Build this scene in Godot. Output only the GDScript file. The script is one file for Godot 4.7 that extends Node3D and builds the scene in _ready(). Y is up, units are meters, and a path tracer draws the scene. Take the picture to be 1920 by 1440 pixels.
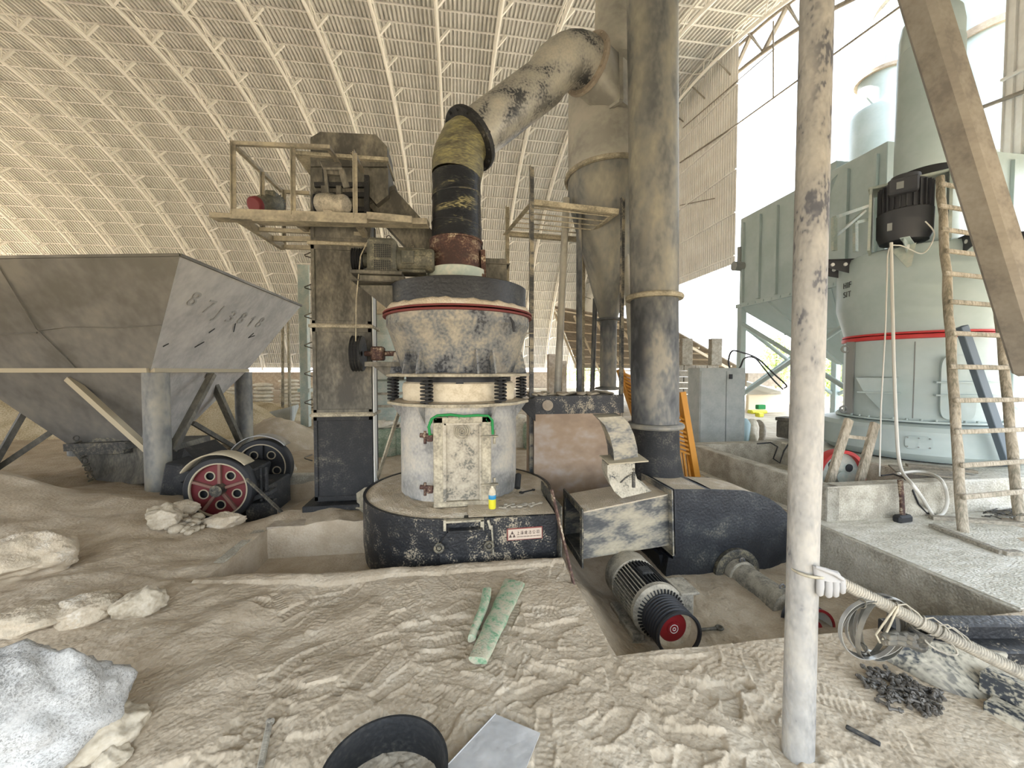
extends Node3D
# A limestone powder workshop under a big arched sheet roof. World axes follow the building: x along the vault, -z across it, y up.
const F := 740.0
const EYE := Vector3(0, 1.6, 0)
var cb := Basis.from_euler(Vector3(deg_to_rad(-1.9), deg_to_rad(-8.07), 0))
var M := {}
var used := {}
var rng := RandomNumberGenerator.new()

# a point seen at pixel (px, py) of the photograph, d metres in front of the lens; gr: the same on the level y = h
func at(px: float, py: float, d: float) -> Vector3:
	return EYE + cb * Vector3((px - 960.0) / F * d, -(py - 720.0) / F * d, -d)
func gr(px: float, py: float, h := 0.0) -> Vector3:
	var r := cb * Vector3((px - 960.0) / F, -(py - 720.0) / F, -1)
	return EYE + r * ((h - EYE.y) / r.y)

func numbered(called: String) -> String:
	used[called] = used.get(called, -1) + 1
	return called if used[called] == 0 else "%s_%03d" % [called, used[called]]
func tag(o: Node, label: String, category := "", group := "", kind := "") -> Node:
	if label: o.set_meta("label", label)
	if category: o.set_meta("category", category)
	if group: o.set_meta("group", group)
	if kind: o.set_meta("kind", kind)
	return o
func thing(called: String, label: String, category: String, p := Vector3.ZERO, group := "") -> Node3D:
	var o := Node3D.new()
	o.name = numbered(called)
	add_child(o)
	o.position = p
	tag(o, label, category, group)
	return o
# commits a shape, given in world axes, as one named mesh
func obj(called: String, b: B, m: Material, parent: Node = null, p := Vector3.ZERO) -> MeshInstance3D:
	var o := MeshInstance3D.new()
	b.st.generate_normals()
	o.mesh = b.st.commit()
	o.material_override = m
	if parent == null:
		o.name = numbered(called)
		add_child(o)
		if p != Vector3.ZERO:
			var nb := SurfaceTool.new()
			nb.append_from(o.mesh, 0, Transform3D(Basis(), -p))
			o.mesh = nb.commit()
			o.position = p
	else:
		o.name = called
		parent.add_child(o, true)
		var q := Vector3.ZERO
		var n: Node = parent
		while n != self:
			q += (n as Node3D).position
			n = n.get_parent()
		o.position = -q
	return o
func struct(called: String, b: B, m: Material) -> MeshInstance3D:
	var o := obj(called, b, m)
	o.set_meta("kind", "structure")
	return o
func single(called: String, b: B, m: Material, label: String, category: String, p := Vector3.ZERO, group := "") -> MeshInstance3D:
	var o := obj(called, b, m, null, p)
	tag(o, label, category, group)
	return o
func copy_of(o: Node3D, xf: Transform3D, label := "") -> Node3D:
	var c: Node3D = o.duplicate()
	var base := String(o.name)
	c.name = numbered(base)
	add_child(c)
	c.transform = xf
	if label: c.set_meta("label", label)
	return c

# ---------------------------------------------------------------- shapes
class B:
	var st := SurfaceTool.new()
	var g := 0
	func _init():
		st.begin(Mesh.PRIMITIVE_TRIANGLES)
		st.set_smooth_group(-1)
	func flat() -> B:
		st.set_smooth_group(-1)
		return self
	func smooth() -> B:
		g += 1
		st.set_smooth_group(g)
		return self
	func tri(a: Vector3, b: Vector3, c: Vector3):
		st.add_vertex(a); st.add_vertex(b); st.add_vertex(c)
	func quad(a: Vector3, b: Vector3, c: Vector3, d: Vector3):
		tri(a, b, c); tri(a, c, d)
	func face(pts: Array, out: Vector3):   # a flat convex polygon turned to face out
		var n: Vector3 = (pts[2] - pts[0]).cross(pts[1] - pts[0])
		for i in range(1, pts.size() - 1):
			if n.dot(out) >= 0: tri(pts[0], pts[i], pts[i + 1])
			else: tri(pts[0], pts[i + 1], pts[i])
	func box(c: Vector3, s: Vector3, q := Basis(), bev := 0.0) -> B:
		flat()
		var h := s * 0.5
		var b: float = min(bev, 0.45 * min(s.x, min(s.y, s.z)))
		var i := h - Vector3(b, b, b)
		for ax in 3:
			var u := (ax + 1) % 3
			var v := (ax + 2) % 3
			for sg in [-1.0, 1.0]:
				var p := []
				for k in [[-1, -1], [1, -1], [1, 1], [-1, 1]]:
					var w := Vector3()
					w[ax] = sg * h[ax]; w[u] = k[0] * i[u]; w[v] = k[1] * i[v]
					p.append(c + q * w)
				var o := Vector3(); o[ax] = sg
				face(p, q * o)
			if b > 0:
				for su in [-1.0, 1.0]:
					for sv in [-1.0, 1.0]:
						var p := []
						for k in [[-1, 0], [1, 0], [1, 1], [-1, 1]]:
							var w := Vector3()
							w[ax] = k[0] * i[ax]
							w[u] = su * (h[u] if k[1] == 0 else i[u])
							w[v] = sv * (i[v] if k[1] == 0 else h[v])
							p.append(c + q * w)
						var o := Vector3(); o[u] = su; o[v] = sv
						face(p, q * o)
		if b > 0:
			for sx in [-1.0, 1.0]:
				for sy in [-1.0, 1.0]:
					for sz in [-1.0, 1.0]:
						var o := Vector3(sx, sy, sz)
						face([c + q * (o * Vector3(h.x, i.y, i.z)), c + q * (o * Vector3(i.x, h.y, i.z)), c + q * (o * Vector3(i.x, i.y, h.z))], q * o)
		return self
	func bar(a: Vector3, b: Vector3, w: float, h: float, up := Vector3.UP, bev := 0.0) -> B:
		var z := (b - a).normalized()
		if abs(z.dot(up)) > 0.98: up = Vector3.BACK
		var x := up.cross(z).normalized()
		return box((a + b) * 0.5, Vector3(w, h, a.distance_to(b)), Basis(x, z.cross(x), z), bev)
	func angle(a: Vector3, b: Vector3, w: float, t: float, up := Vector3.UP) -> B:   # an L section
		var z := (b - a).normalized()
		if abs(z.dot(up)) > 0.98: up = Vector3.BACK
		var x := up.cross(z).normalized()
		var y := z.cross(x)
		bar(a + y * (w * .5), b + y * (w * .5), t, w, up)
		return bar(a + x * (w * .5), b + x * (w * .5), w, t, up)
	# profile: radius, height; corners sharper than 28 degrees stay edges
	func lathe(prof: Array, c: Vector3, seg := 40, q := Basis(), from := 0.0, to := TAU) -> B:
		var pr := []
		for p in prof: pr.append(Vector2(p[0], p[1]) if p is Array else p)
		smooth()
		for i in pr.size() - 1:
			if i > 0:
				var d0: Vector2 = (pr[i] - pr[i - 1]).normalized()
				var d1: Vector2 = (pr[i + 1] - pr[i]).normalized()
				if d0.dot(d1) < 0.88: smooth()
			for k in seg:
				var t0 := from + (to - from) * k / seg
				var t1 := from + (to - from) * (k + 1) / seg
				var e0 := Vector3(sin(t0), 0, cos(t0))
				var e1 := Vector3(sin(t1), 0, cos(t1))
				var a: Vector3 = c + q * (e0 * pr[i].x + Vector3.UP * pr[i].y)
				var b: Vector3 = c + q * (e1 * pr[i].x + Vector3.UP * pr[i].y)
				var d: Vector3 = c + q * (e0 * pr[i + 1].x + Vector3.UP * pr[i + 1].y)
				var e: Vector3 = c + q * (e1 * pr[i + 1].x + Vector3.UP * pr[i + 1].y)
				if pr[i].x > 1e-5: tri(a, d, b)
				if pr[i + 1].x > 1e-5: tri(b, d, e)
		return self
	func frames(pts: Array, closed := false) -> Array:
		var out := []
		var n := pts.size()
		var x := Vector3()
		for i in n:
			var t: Vector3
			if closed: t = (pts[(i + 1) % n] - pts[(i + n - 1) % n]).normalized()
			elif i == 0: t = (pts[1] - pts[0]).normalized()
			elif i == n - 1: t = (pts[i] - pts[i - 1]).normalized()
			else: t = ((pts[i + 1] - pts[i]).normalized() + (pts[i] - pts[i - 1]).normalized()).normalized()
			if i == 0: x = t.cross(Vector3.UP if abs(t.y) < 0.9 else Vector3.RIGHT).normalized()
			else: x = (x - t * x.dot(t)).normalized()
			out.append([x, t.cross(x), t])
		return out
	func tube(pts: Array, r, seg := 10, caps := true, closed := false, squash := 1.0) -> B:
		var fr := frames(pts, closed)
		var n := pts.size()
		smooth()
		for i in (n if closed else n - 1):
			var j := (i + 1) % n
			var r0: float = r[i] if r is Array else r
			var r1: float = r[j] if r is Array else r
			for k in seg:
				var a0 := TAU * k / seg
				var a1 := TAU * (k + 1) / seg
				var a: Vector3 = pts[i] + (fr[i][0] * cos(a0) + fr[i][1] * sin(a0) * squash) * r0
				var b: Vector3 = pts[i] + (fr[i][0] * cos(a1) + fr[i][1] * sin(a1) * squash) * r0
				var c: Vector3 = pts[j] + (fr[j][0] * cos(a1) + fr[j][1] * sin(a1) * squash) * r1
				var d: Vector3 = pts[j] + (fr[j][0] * cos(a0) + fr[j][1] * sin(a0) * squash) * r1
				quad(a, b, c, d)
		if caps and not closed:
			flat()
			for e in [0, n - 1]:
				var rr: float = r[e] if r is Array else r
				var p := []
				for k in seg: p.append(pts[e] + (fr[e][0] * cos(TAU * k / seg) + fr[e][1] * sin(TAU * k / seg) * squash) * rr)
				face(p, fr[e][2] * (-1.0 if e == 0 else 1.0))
		return self
	func cyl(a: Vector3, b: Vector3, r: float, seg := 16, r2 := -1.0) -> B:
		return tube([a, b], [r, r if r2 < 0 else r2], seg)
	func torus(c: Vector3, R: float, r: float, q := Basis(), seg := 40, s2 := 8) -> B:
		var p := []
		for k in seg: p.append(c + q * (Vector3(cos(TAU * k / seg), 0, sin(TAU * k / seg)) * R))
		return tube(p, r, s2, false, true)
	# a flat outline of 3D points pushed along dir
	func slab(pts: Array, dir: Vector3) -> B:
		flat()
		var n := (dir as Vector3).normalized()
		var c := Vector3()
		for p in pts: c += p
		c /= pts.size()
		var x: Vector3 = (pts[1] - pts[0]).normalized()
		x = (x - n * x.dot(n)).normalized()
		var y := n.cross(x)
		var pl := PackedVector2Array()
		for p in pts: pl.append(Vector2((p - c).dot(x), (p - c).dot(y)))
		var ix := Geometry2D.triangulate_polygon(pl)
		for i in range(0, ix.size(), 3):
			face([pts[ix[i]], pts[ix[i + 1]], pts[ix[i + 2]]], -n)
			face([pts[ix[i]] + dir, pts[ix[i + 1]] + dir, pts[ix[i + 2]] + dir], n)
		var turn := 1.0 if Geometry2D.is_polygon_clockwise(pl) else -1.0
		for i in pts.size():
			var j := (i + 1) % pts.size()
			var o: Vector3 = (pts[j] - pts[i]).cross(n) * -turn
			face([pts[i], pts[j], pts[j] + dir, pts[i] + dir], o)
		return self
	func loft(rings: Array, cap := true, sm := true, closed := true) -> B:
		if sm: smooth()
		else: flat()
		var n: int = rings[0].size()
		for i in rings.size() - 1:
			for k in (n if closed else n - 1):
				var j := (k + 1) % n
				quad(rings[i][k], rings[i][j], rings[i + 1][j], rings[i + 1][k])
		if cap:
			flat()
			for e in [0, rings.size() - 1]:
				var c := Vector3()
				for p in rings[e]: c += p
				c /= n
				for k in n:
					if e == 0: tri(c, rings[e][(k + 1) % n], rings[e][k])
					else: tri(c, rings[e][k], rings[e][(k + 1) % n])
		return self
	func plate(a: Vector3, b: Vector3, c: Vector3, d: Vector3, t: float) -> B:   # a sheet of thickness t
		var n := (b - a).cross(d - a).normalized() * t
		return slab([a, b, c, d], n)
	func hexes(c: Vector3, q: Basis, R: float, n: int, r: float, h: float, from := 0.0, to := TAU) -> B:   # bolt heads round a flange
		for k in n:
			var t := from + (to - from) * (k + .5) / n
			var p := c + q * (Vector3(sin(t), 0, cos(t)) * R)
			tube([p - q.y * h * .5, p + q.y * h * .5], r, 6)
		return self
	func spring(a: Vector3, b: Vector3, R: float, r: float, turns: float) -> B:
		var p := []
		var z := (b - a)
		var x := z.normalized().cross(Vector3.RIGHT if abs(z.normalized().x) < .9 else Vector3.BACK).normalized()
		var y := z.normalized().cross(x)
		for k in int(turns * 14) + 1:
			var t: float = k / 14.0
			p.append(a + z * (t / turns) + (x * cos(t * TAU) + y * sin(t * TAU)) * R)
		return tube(p, r, 6)
	func rock(c: Vector3, s: Vector3, sd: int, rough := .12, cuts := 9, level := 3, q := Basis()) -> B:
		var r := RandomNumberGenerator.new()
		r.seed = sd
		var nz := FastNoiseLite.new()
		nz.seed = sd; nz.frequency = 1.1; nz.fractal_octaves = 4
		var pl := []
		for i in cuts: pl.append([Vector3(r.randfn(), r.randfn(), r.randfn()).normalized(), r.randf_range(.62, .92)])
		smooth()
		var grid := 4 << level
		for f in 6:
			var ax := f / 2
			var sg := 1.0 if f % 2 else -1.0
			var pts := []
			var m := grid / 4
			for i in m + 1:
				for j in m + 1:
					var w := Vector3()
					w[ax] = sg; w[(ax + 1) % 3] = tan((2.0 * i / m - 1) * PI / 4); w[(ax + 2) % 3] = tan((2.0 * j / m - 1) * PI / 4)
					w = w.normalized()
					for e in pl:
						var over: float = w.dot(e[0]) - e[1]
						if over > 0: w -= e[0] * over
					w *= 1.0 + rough * nz.get_noise_3dv(w * 1.5 + Vector3(sd % 97, 0, 0))
					pts.append((c + q * (w * s)).snapped(Vector3.ONE * 1e-5))
			for i in m:
				for j in m:
					var a: Vector3 = pts[i * (m + 1) + j]
					var b: Vector3 = pts[(i + 1) * (m + 1) + j]
					var d: Vector3 = pts[(i + 1) * (m + 1) + j + 1]
					var e: Vector3 = pts[i * (m + 1) + j + 1]
					if sg > 0: quad(a, e, d, b)
					else: quad(a, b, d, e)
		return self

# ---------------------------------------------------------------- procedural materials
func noise_bytes(sd: int, freq: float, oct := 4, size := 512, kind := FastNoiseLite.TYPE_SIMPLEX_SMOOTH) -> PackedByteArray:
	var n := FastNoiseLite.new()
	n.seed = sd; n.frequency = freq; n.fractal_octaves = oct; n.noise_type = kind
	var im := n.get_seamless_image(size, size)
	im.convert(Image.FORMAT_L8)
	return im.get_data()
# two noises added, their sum looked up in a list of [value, colour]
func tex(sd: int, freq: float, stops: Array, freq2 := .06, k := .35, size := 512) -> ImageTexture:
	var a := noise_bytes(sd, freq * 1.15, 5, size)
	var b := noise_bytes(sd + 50, freq2, 3, size)
	var w := noise_bytes(sd + 90, .004, 2, size)
	var lut := []
	for i in 256:
		var v := i / 255.0
		var c: Color = stops[stops.size() - 1][1]
		for j in stops.size():
			if v <= stops[j][0]:
				if j == 0: c = stops[0][1]
				else: c = stops[j - 1][1].lerp(stops[j][1], (v - stops[j - 1][0]) / max(1e-4, stops[j][0] - stops[j - 1][0]))
				break
		lut.append(c)
	var out := PackedByteArray()
	out.resize(size * size * 3)
	var lr := PackedByteArray(); var lg := PackedByteArray(); var lb := PackedByteArray()
	for c in lut: lr.append(c.r8); lg.append(c.g8); lb.append(c.b8)
	var kk := int(k * 256)
	for i in size * size:
		var v := clampi(((a[i] * 150 + w[i] * 106) >> 8) + (((b[i] - 128) * kk) >> 8), 0, 255)
		out[i * 3] = lr[v]; out[i * 3 + 1] = lg[v]; out[i * 3 + 2] = lb[v]
	var im := Image.create_from_data(size, size, false, Image.FORMAT_RGB8, out)
	im.generate_mipmaps()
	return ImageTexture.create_from_image(im)
func bump(sd: int, freq: float, strength: float, oct := 4) -> ImageTexture:
	var n := FastNoiseLite.new()
	n.seed = sd; n.frequency = freq; n.fractal_octaves = oct
	var im := n.get_seamless_image(512, 512)
	im.bump_map_to_normal_map(strength)
	im.generate_mipmaps()
	return ImageTexture.create_from_image(im)
func mat(called: String, t: Texture2D, tile: Vector3, rough := .85, metal := 0.0, nm: Texture2D = null, ns := .6) -> StandardMaterial3D:
	var m := StandardMaterial3D.new()
	m.albedo_texture = t
	m.uv1_triplanar = true
	m.uv1_world_triplanar = true
	m.uv1_scale = Vector3(1 / tile.x, 1 / tile.y, 1 / tile.z)
	m.uv1_offset = Vector3(.37, 0, .12)
	m.uv1_triplanar_sharpness = 3.0
	m.roughness = rough; m.metallic = metal
	m.cull_mode = BaseMaterial3D.CULL_DISABLED
	if nm: m.normal_enabled = true; m.normal_texture = nm; m.normal_scale = ns
	M[called] = m
	return m
func plain(called: String, c: Color, rough := .7, metal := 0.0) -> StandardMaterial3D:
	var m := StandardMaterial3D.new()
	m.albedo_color = c; m.roughness = rough; m.metallic = metal
	m.cull_mode = BaseMaterial3D.CULL_DISABLED
	M[called] = m
	return m
func C(hex: String) -> Color: return Color(hex)
func make_materials():
	var grain := bump(5, .09, 6.0)
	var lump := bump(9, .02, 5.0)
	var v := Vector3.ONE
	var dust := C("b3a48c")
	mat("sand", tex(1, .012, [[.2, C("a0917a")], [.5, C("ad9e87")], [.8, C("b8ab96")]], .14, .35), v * 1.7, .95, 0, grain, .3)
	mat("concrete", tex(2, .01, [[.25, C("8f897a")], [.5, C("a8a292")], [.8, C("bab5a6")]], .1, .5), v * 1.3, .9, 0, grain, .4)
	mat("slab", tex(3, .012, [[.2, C("aaa697")], [.5, C("c2beb0")], [.8, C("d3d0c5")]], .09, .5), Vector3(2.2, 1.2, .8), .9, 0, grain, .5)
	mat("gravel", tex(4, .05, [[.2, C("958566")], [.5, C("bdae8d")], [.8, C("d8cdb4")]], .2, .8), v * 1.2, .95, 0, lump, 1.0)
	mat("dust", tex(6, .01, [[.2, C("aca08a")], [.5, dust], [.8, C("c6bdac")]], .1, .3), v * 1.1, .95, 0, grain, .5)
	mat("roof", tex(7, .012, [[.2, C("c9c7c0")], [.5, C("d4d2cc")], [.8, C("dcdad5")]], .03, .4), v * 5.0, .8, 0)
	plain("rib", C("f0ede5"), .8)
	mat("gable", tex(8, .008, [[.2, C("dcd9d2")], [.5, C("e6e3dd")], [.8, C("ecebe6")]], .05, .3), v * 4.0, .8)
	# steel in its coats of paint, dust and rubbed places
	mat("black", tex(10, .016, [[.4, C("141517")], [.58, C("1f2021")], [.66, C("403e39")], [.72, C("857a66")], [1, C("a3977f")]], .14, .6), v * 1.5, .5, 0, grain, .15)
	mat("black_worn", tex(11, .013, [[.3, C("3b3c3c")], [.44, C("5a5852")], [.54, C("7a7568")], [.66, C("928974")], [1, C("aca188")]], .1, .25), Vector3(3.2, 1.2, 3.2), .6, 0, grain, .15)
	mat("casing", tex(12, .010, [[.3, C("45423b")], [.5, C("565349")], [.65, C("656055")], [.9, C("7d7666")]], .06, .4), Vector3(1.3, 2.6, 1.3), .75, .0, grain, .15)
	mat("casing_dark", tex(13, .012, [[.3, C("141515")], [.55, C("1f1f1f")], [.7, C("35332e")], [.9, C("5d574b")]], .1, .5), v * 1.4, .7, 0, grain, .15)
	mat("hopper", tex(14, .008, [[.25, C("5b5850")], [.5, C("696660")], [.8, C("7b776d")]], .04, .35), v * 3.2, .6, .2)
	mat("bowl", tex(15, .012, [[.27, C("2b2d30")], [.33, C("57595b")], [.5, C("75746f")], [.62, C("8b8577")], [.9, C("ab9f8a")]], .09, .4), v * 1.9, .65, 0, grain, .15)
	mat("column", tex(16, .012, [[.25, C("73736f")], [.42, C("918f89")], [.6, C("a4a097")], [.8, C("b7af9e")]], .09, .35), Vector3(1.4, 2.2, 1.4), .7, 0, grain, .15)
	mat("pipe", tex(17, .008, [[.25, C("5c5d5b")], [.5, C("7d7b73")], [.7, C("8c8779")], [.9, C("a09985")]], .05, .3), Vector3(2.0, 4.0, 2.0), .6, .15)
	mat("pipe_low", tex(18, .010, [[.25, C("2e3033")], [.42, C("4a4c4e")], [.6, C("666663")], [.8, C("8a8476")]], .06, .3), Vector3(2.2, 5.0, 2.2), .6, .1)
	mat("duct", tex(19, .010, [[.29, C("36383a")], [.36, C("85827b")], [.5, C("a19d91")], [.75, C("b4ad9c")], [1, C("bab19d")]], .12, .4), Vector3(2.2, 2.2, 2.2), .5, .2)
	mat("cyclone", tex(20, .008, [[.25, C("918d83")], [.5, C("a5a194")], [.8, C("b4ae9f")]], .05, .3), v * 2.6, .6, .1)
	mat("wrap", tex(21, .009, [[.45, C("17191c")], [.6, C("26272a")], [.68, C("45432f")], [.76, C("7a7352")], [1, C("98906f")]], .07, .5), Vector3(2.4, .6, 2.4), .35, 0, grain, .2)
	mat("wrap_yellow", tex(22, .014, [[.25, C("4b4736")], [.5, C("66614a")], [.65, C("7b754f")], [.75, C("8a8458")], [1, C("9d967a")]], .07, .6), Vector3(2.4, .6, 2.4), .5, 0, grain, .3)
	mat("rust", tex(23, .014, [[.35, C("33201a")], [.55, C("482e25")], [.68, C("64503f")], [.82, C("a0937c")]], .08, .5), v * 1.1, .75, 0, grain, .3)
	mat("fan", tex(24, .009, [[.3, C("1a1c1f")], [.6, C("26282b")], [.75, C("363837")], [.95, C("6b6659")]], .12, .4), v * 1.8, .5, 0, grain, .15)
	mat("plywood", tex(25, .010, [[.2, C("8f7a65")], [.5, C("a08a73")], [.8, C("ad9f92")]], .03, .25), Vector3(2.4, 1.6, 2.4), .7)
	mat("iron", tex(26, .014, [[.2, C("2b2a27")], [.5, C("4a473f")], [.8, C("80775f")]], .08, .6), v * .6, .7, .1)
	mat("beige_steel", tex(27, .01, [[.2, C("7a7362")], [.5, C("9d947e")], [.8, C("b5aa92")]], .06, .5), v * 1.0, .75)
	mat("brown_sheet", tex(27, .01, [[.2, C("8d8070")], [.5, C("9d907e")], [.8, C("aea290")]], .05, .4), v * 1.3, .8)
	mat("pole", tex(29, .02, [[.26, C("4a4a4d")], [.31, C("7c7973")], [.5, C("8d8981")], [.8, C("a09a8e")]], .14, .3), Vector3(1.4, 3.2, 1.4), .75, 0, grain, .2)
	mat("beam", tex(30, .01, [[.2, C("7a7267")], [.5, C("8c8477")], [.8, C("989083")]], .06, .35), Vector3(1.4, 1.4, 1.4), .8)
	mat("wood", tex(31, .02, [[.2, C("75705f")], [.5, C("9b917f")], [.8, C("b5ab99")]], .07, .5), Vector3(.5, 2.0, .5), .9, 0, grain, .4)
	mat("mint", tex(32, .006, [[.2, C("a4b3b0")], [.5, C("abb9b7")], [.8, C("b2bfbd")]], .04, .25), v * 2.4, .45)
	mat("mint_dusty", tex(33, .01, [[.2, C("9aa79f")], [.5, C("aeb5aa")], [.8, C("c0beb0")]], .06, .4), v * 1.5, .6)
	mat("cabinet", tex(34, .008, [[.2, C("9ba09d")], [.5, C("a8adaa")], [.8, C("b3b6b2")]], .05, .3), v * 1.5, .5)
	mat("stone", tex(35, .014, [[.2, C("948871")], [.5, C("aa9e88")], [.8, C("b8ad99")]], .07, .5), v * .8, .95, 0, lump, .8)
	mat("stone_white", tex(36, .05, [[.2, C("6f6d68")], [.36, C("98968f")], [.5, C("adaba5")], [.8, C("b8b5af")]], .14, .6), v * .4, .95, 0, lump, 1.0)
	mat("block", tex(37, .02, [[.2, C("847c6f")], [.5, C("989082")], [.8, C("a9a295")]], .08, .5), v * 1.5, .95)
	mat("bag_white", tex(38, .02, [[.2, C("c7bda6")], [.5, C("d8d0bd")], [.8, C("e2dccd")]], .06, .5), v * 1.2, .9)
	mat("bag_green", tex(39, .012, [[.2, C("71806a")], [.5, C("8c9a84")], [.8, C("b3b09c")]], .06, .5), v * 1.0, .85)
	mat("sack", tex(40, .02, [[.25, C("5f8763")], [.4, C("8a9d80")], [.55, C("a5a189")], [.8, C("b0a68d")]], .08, .4), v * .9, .8, 0, grain, .3)
	mat("leaf", tex(41, .03, [[.2, C("86a85c")], [.5, C("a9c581")], [.8, C("cfdfae")]], .1, .6), v * 1.2, .8)
	mat("sheet", tex(42, .009, [[.25, C("9c9a96")], [.5, C("b3b0ab")], [.7, C("c0bdb7")], [.9, C("c8c3b8")]], .05, .3), v * 2.6, .5, .05, grain, .1)
	mat("canvas", tex(43, .012, [[.2, C("b1a389")], [.5, C("c6b99f")], [.8, C("cfc3aa")]], .06, .4), v * .8, .95, 0, lump, .5)
	mat("motor_green", tex(44, .014, [[.2, C("3d3d35")], [.5, C("504f44")], [.8, C("7c7662")]], .07, .4), v * .9, .7)
	mat("motor_dusty", tex(45, .014, [[.2, C("6d685d")], [.5, C("979080")], [.8, C("aca28f")]], .07, .4), v * .8, .85, 0, grain, .3)
	mat("board", tex(46, .02, [[.2, C("6d675c")], [.5, C("8c8576")], [.8, C("a79f8e")]], .06, .5), Vector3(1, .3, .3), .9, 0, grain, .3)
	mat("rail_steel", tex(48, .012, [[.2, C("6f6859")], [.5, C("8a8270")], [.8, C("a1977f")]], .06, .4), v * 1.3, .7)
	mat("plate_dusty", tex(49, .012, [[.27, C("2f3235")], [.33, C("85806f")], [.5, C("aaa28f")], [.8, C("bcb29d")]], .1, .5), v * 1.3, .75)
	mat("door_dusty", tex(50, .014, [[.22, C("6a675d")], [.3, C("928a79")], [.5, C("a69d8a")], [.8, C("b6ad99")]], .08, .4), v * 1.2, .85)
	plain("spoke", C("7a5a4d"), .7)
	plain("blue_grey", C("5d6a74"), .6)
	plain("figure", C("9a9893"), .5)
	plain("red_fly", C("631d1f"), .65)
	plain("dark", C("17181a"), .6)
	plain("rubber", C("222224"), .5)
	plain("red", C("84181d"), .45)
	plain("red_bright", C("c0312f"), .5)
	plain("red_dull", C("6b302c"), .7)
	plain("orange", C("c98a2c"), .6)
	plain("white", C("dcdad2"), .8)
	plain("glove", C("9a9792"), .95)
	plain("hose", C("cbc8be"), .6)
	plain("grey", C("8b8d8a"), .6)
	plain("steel", C("a9a9a6"), .35, .8)
	plain("bolt", C("5b564e"), .5, .3)
	plain("blue", C("2d7fa5"), .4)
	plain("yellow", C("c9c12e"), .4)
	plain("green", C("1f7a3d"), .8)
	plain("charcoal", C("3b3c40"), .5)
	plain("plate_face", C("b9a793"), .7)
	plain("plate_ink", C("4a3a32"), .7)
	plain("plate_red", C("7b4038"), .7)
	plain("brick", C("b08a6a"), .9)
	plain("timber", C("e6d6ba"), .9)
	plain("tarp", C("dfe0dd"), .8)
	plain("bluebag", C("b5cdd3"), .8)
	plain("dusty_bar", C("a2977f"), .85)
# ---------------------------------------------------------------- the place
const PX0 := 0.89    # the pit in front of the fan: left edge, right edge, near edge
const PX1 := 3.71
const PZ := -2.07
func ground(x: float, z: float, n1: FastNoiseLite, n2: FastNoiseLite, n3: FastNoiseLite) -> float:
	var h := 0.0
	var far := smoothstep(4.5, 9.0, Vector2(x, z).length())
	# the dune along the left and the drift before it
	var e := Vector2((x + 5.9) / 2.5, (z + 4.6) / (.75 if z < -4.6 else 1.5))
	h += .72 * exp(-e.length_squared() * 1.15)
	e = Vector2((x + 2.9) / 1.2, (z + 3.0) / .8)
	h += .08 * exp(-e.length_squared())
	e = Vector2((x + 2.5) / .9, (z + 4.45) / .35)
	h -= .02 * exp(-e.length_squared())
	e = Vector2((x + 2.5) / .55, (z + 4.95) / .38)
	h -= .3 * exp(-e.length_squared() * e.length_squared())
	if x > -3.1 and x < -1.75 and z < -4.75 and z > -6.2: h = minf(h, lerpf(0, -.28, smoothstep(-4.75, -4.95, z) * smoothstep(-3.1, -2.9, x) * smoothstep(-1.75, -1.85, x)))
	# soft drifts, then trodden crust
	var sand := 1.0 - smoothstep(1.0, 2.2, x)
	var left := smoothstep(.2, -1.3, x)
	h += n1.get_noise_2d(x, z) * (.022 + .07 * left) * (.35 + .65 * sand)
	h += n2.get_noise_2d(x, z) * .0045 * (.5 + .5 * sand) * (1 - far)
	var cr := 1.0 - absf(n3.get_noise_2d(x + n2.get_noise_2d(x, z) * .12, z)) * 2.0
	h += maxf(0, cr - .75) * .014 * (1 - far) * (1.0 - .75 * left) * (.4 + .6 * sand)
	h += far * n1.get_noise_2d(x * .4, z * .4) * .12
	# hollows: the fan pit and the pit the mill stands in
	if x > PX0 and x < PX1 and z < PZ and z > -4.7:
		h = -.5 + n1.get_noise_2d(x * 1.5, z * 1.5) * .03 + .28 * exp(-pow((x - 1.0) / .22, 2)) * smoothstep(-2.2, -2.9, z) + .06 * smoothstep(3.2, 3.6, x) + n2.get_noise_2d(x, z) * .01
	elif x > -1.9 and x <= PX0 and z < -3.1 and z > -4.25:
		var into := smoothstep(-3.15, -3.75, z)
		h = lerpf(h + .03 * exp(-pow((z + 3.2) / .12, 2)), -.3, into)
	return h
var gn := []
func hit(px: float, py: float) -> Vector3:   # where the sight line through a pixel meets the sand
	var r := cb * Vector3((px - 960.0) / F, -(py - 720.0) / F, -1)
	var t := 1.2
	while t < 40:
		var p := EYE + r * t
		if p.y <= ground(p.x, p.z, gn[0], gn[1], gn[2]): return p
		t += .01
	return gr(px, py)
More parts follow.
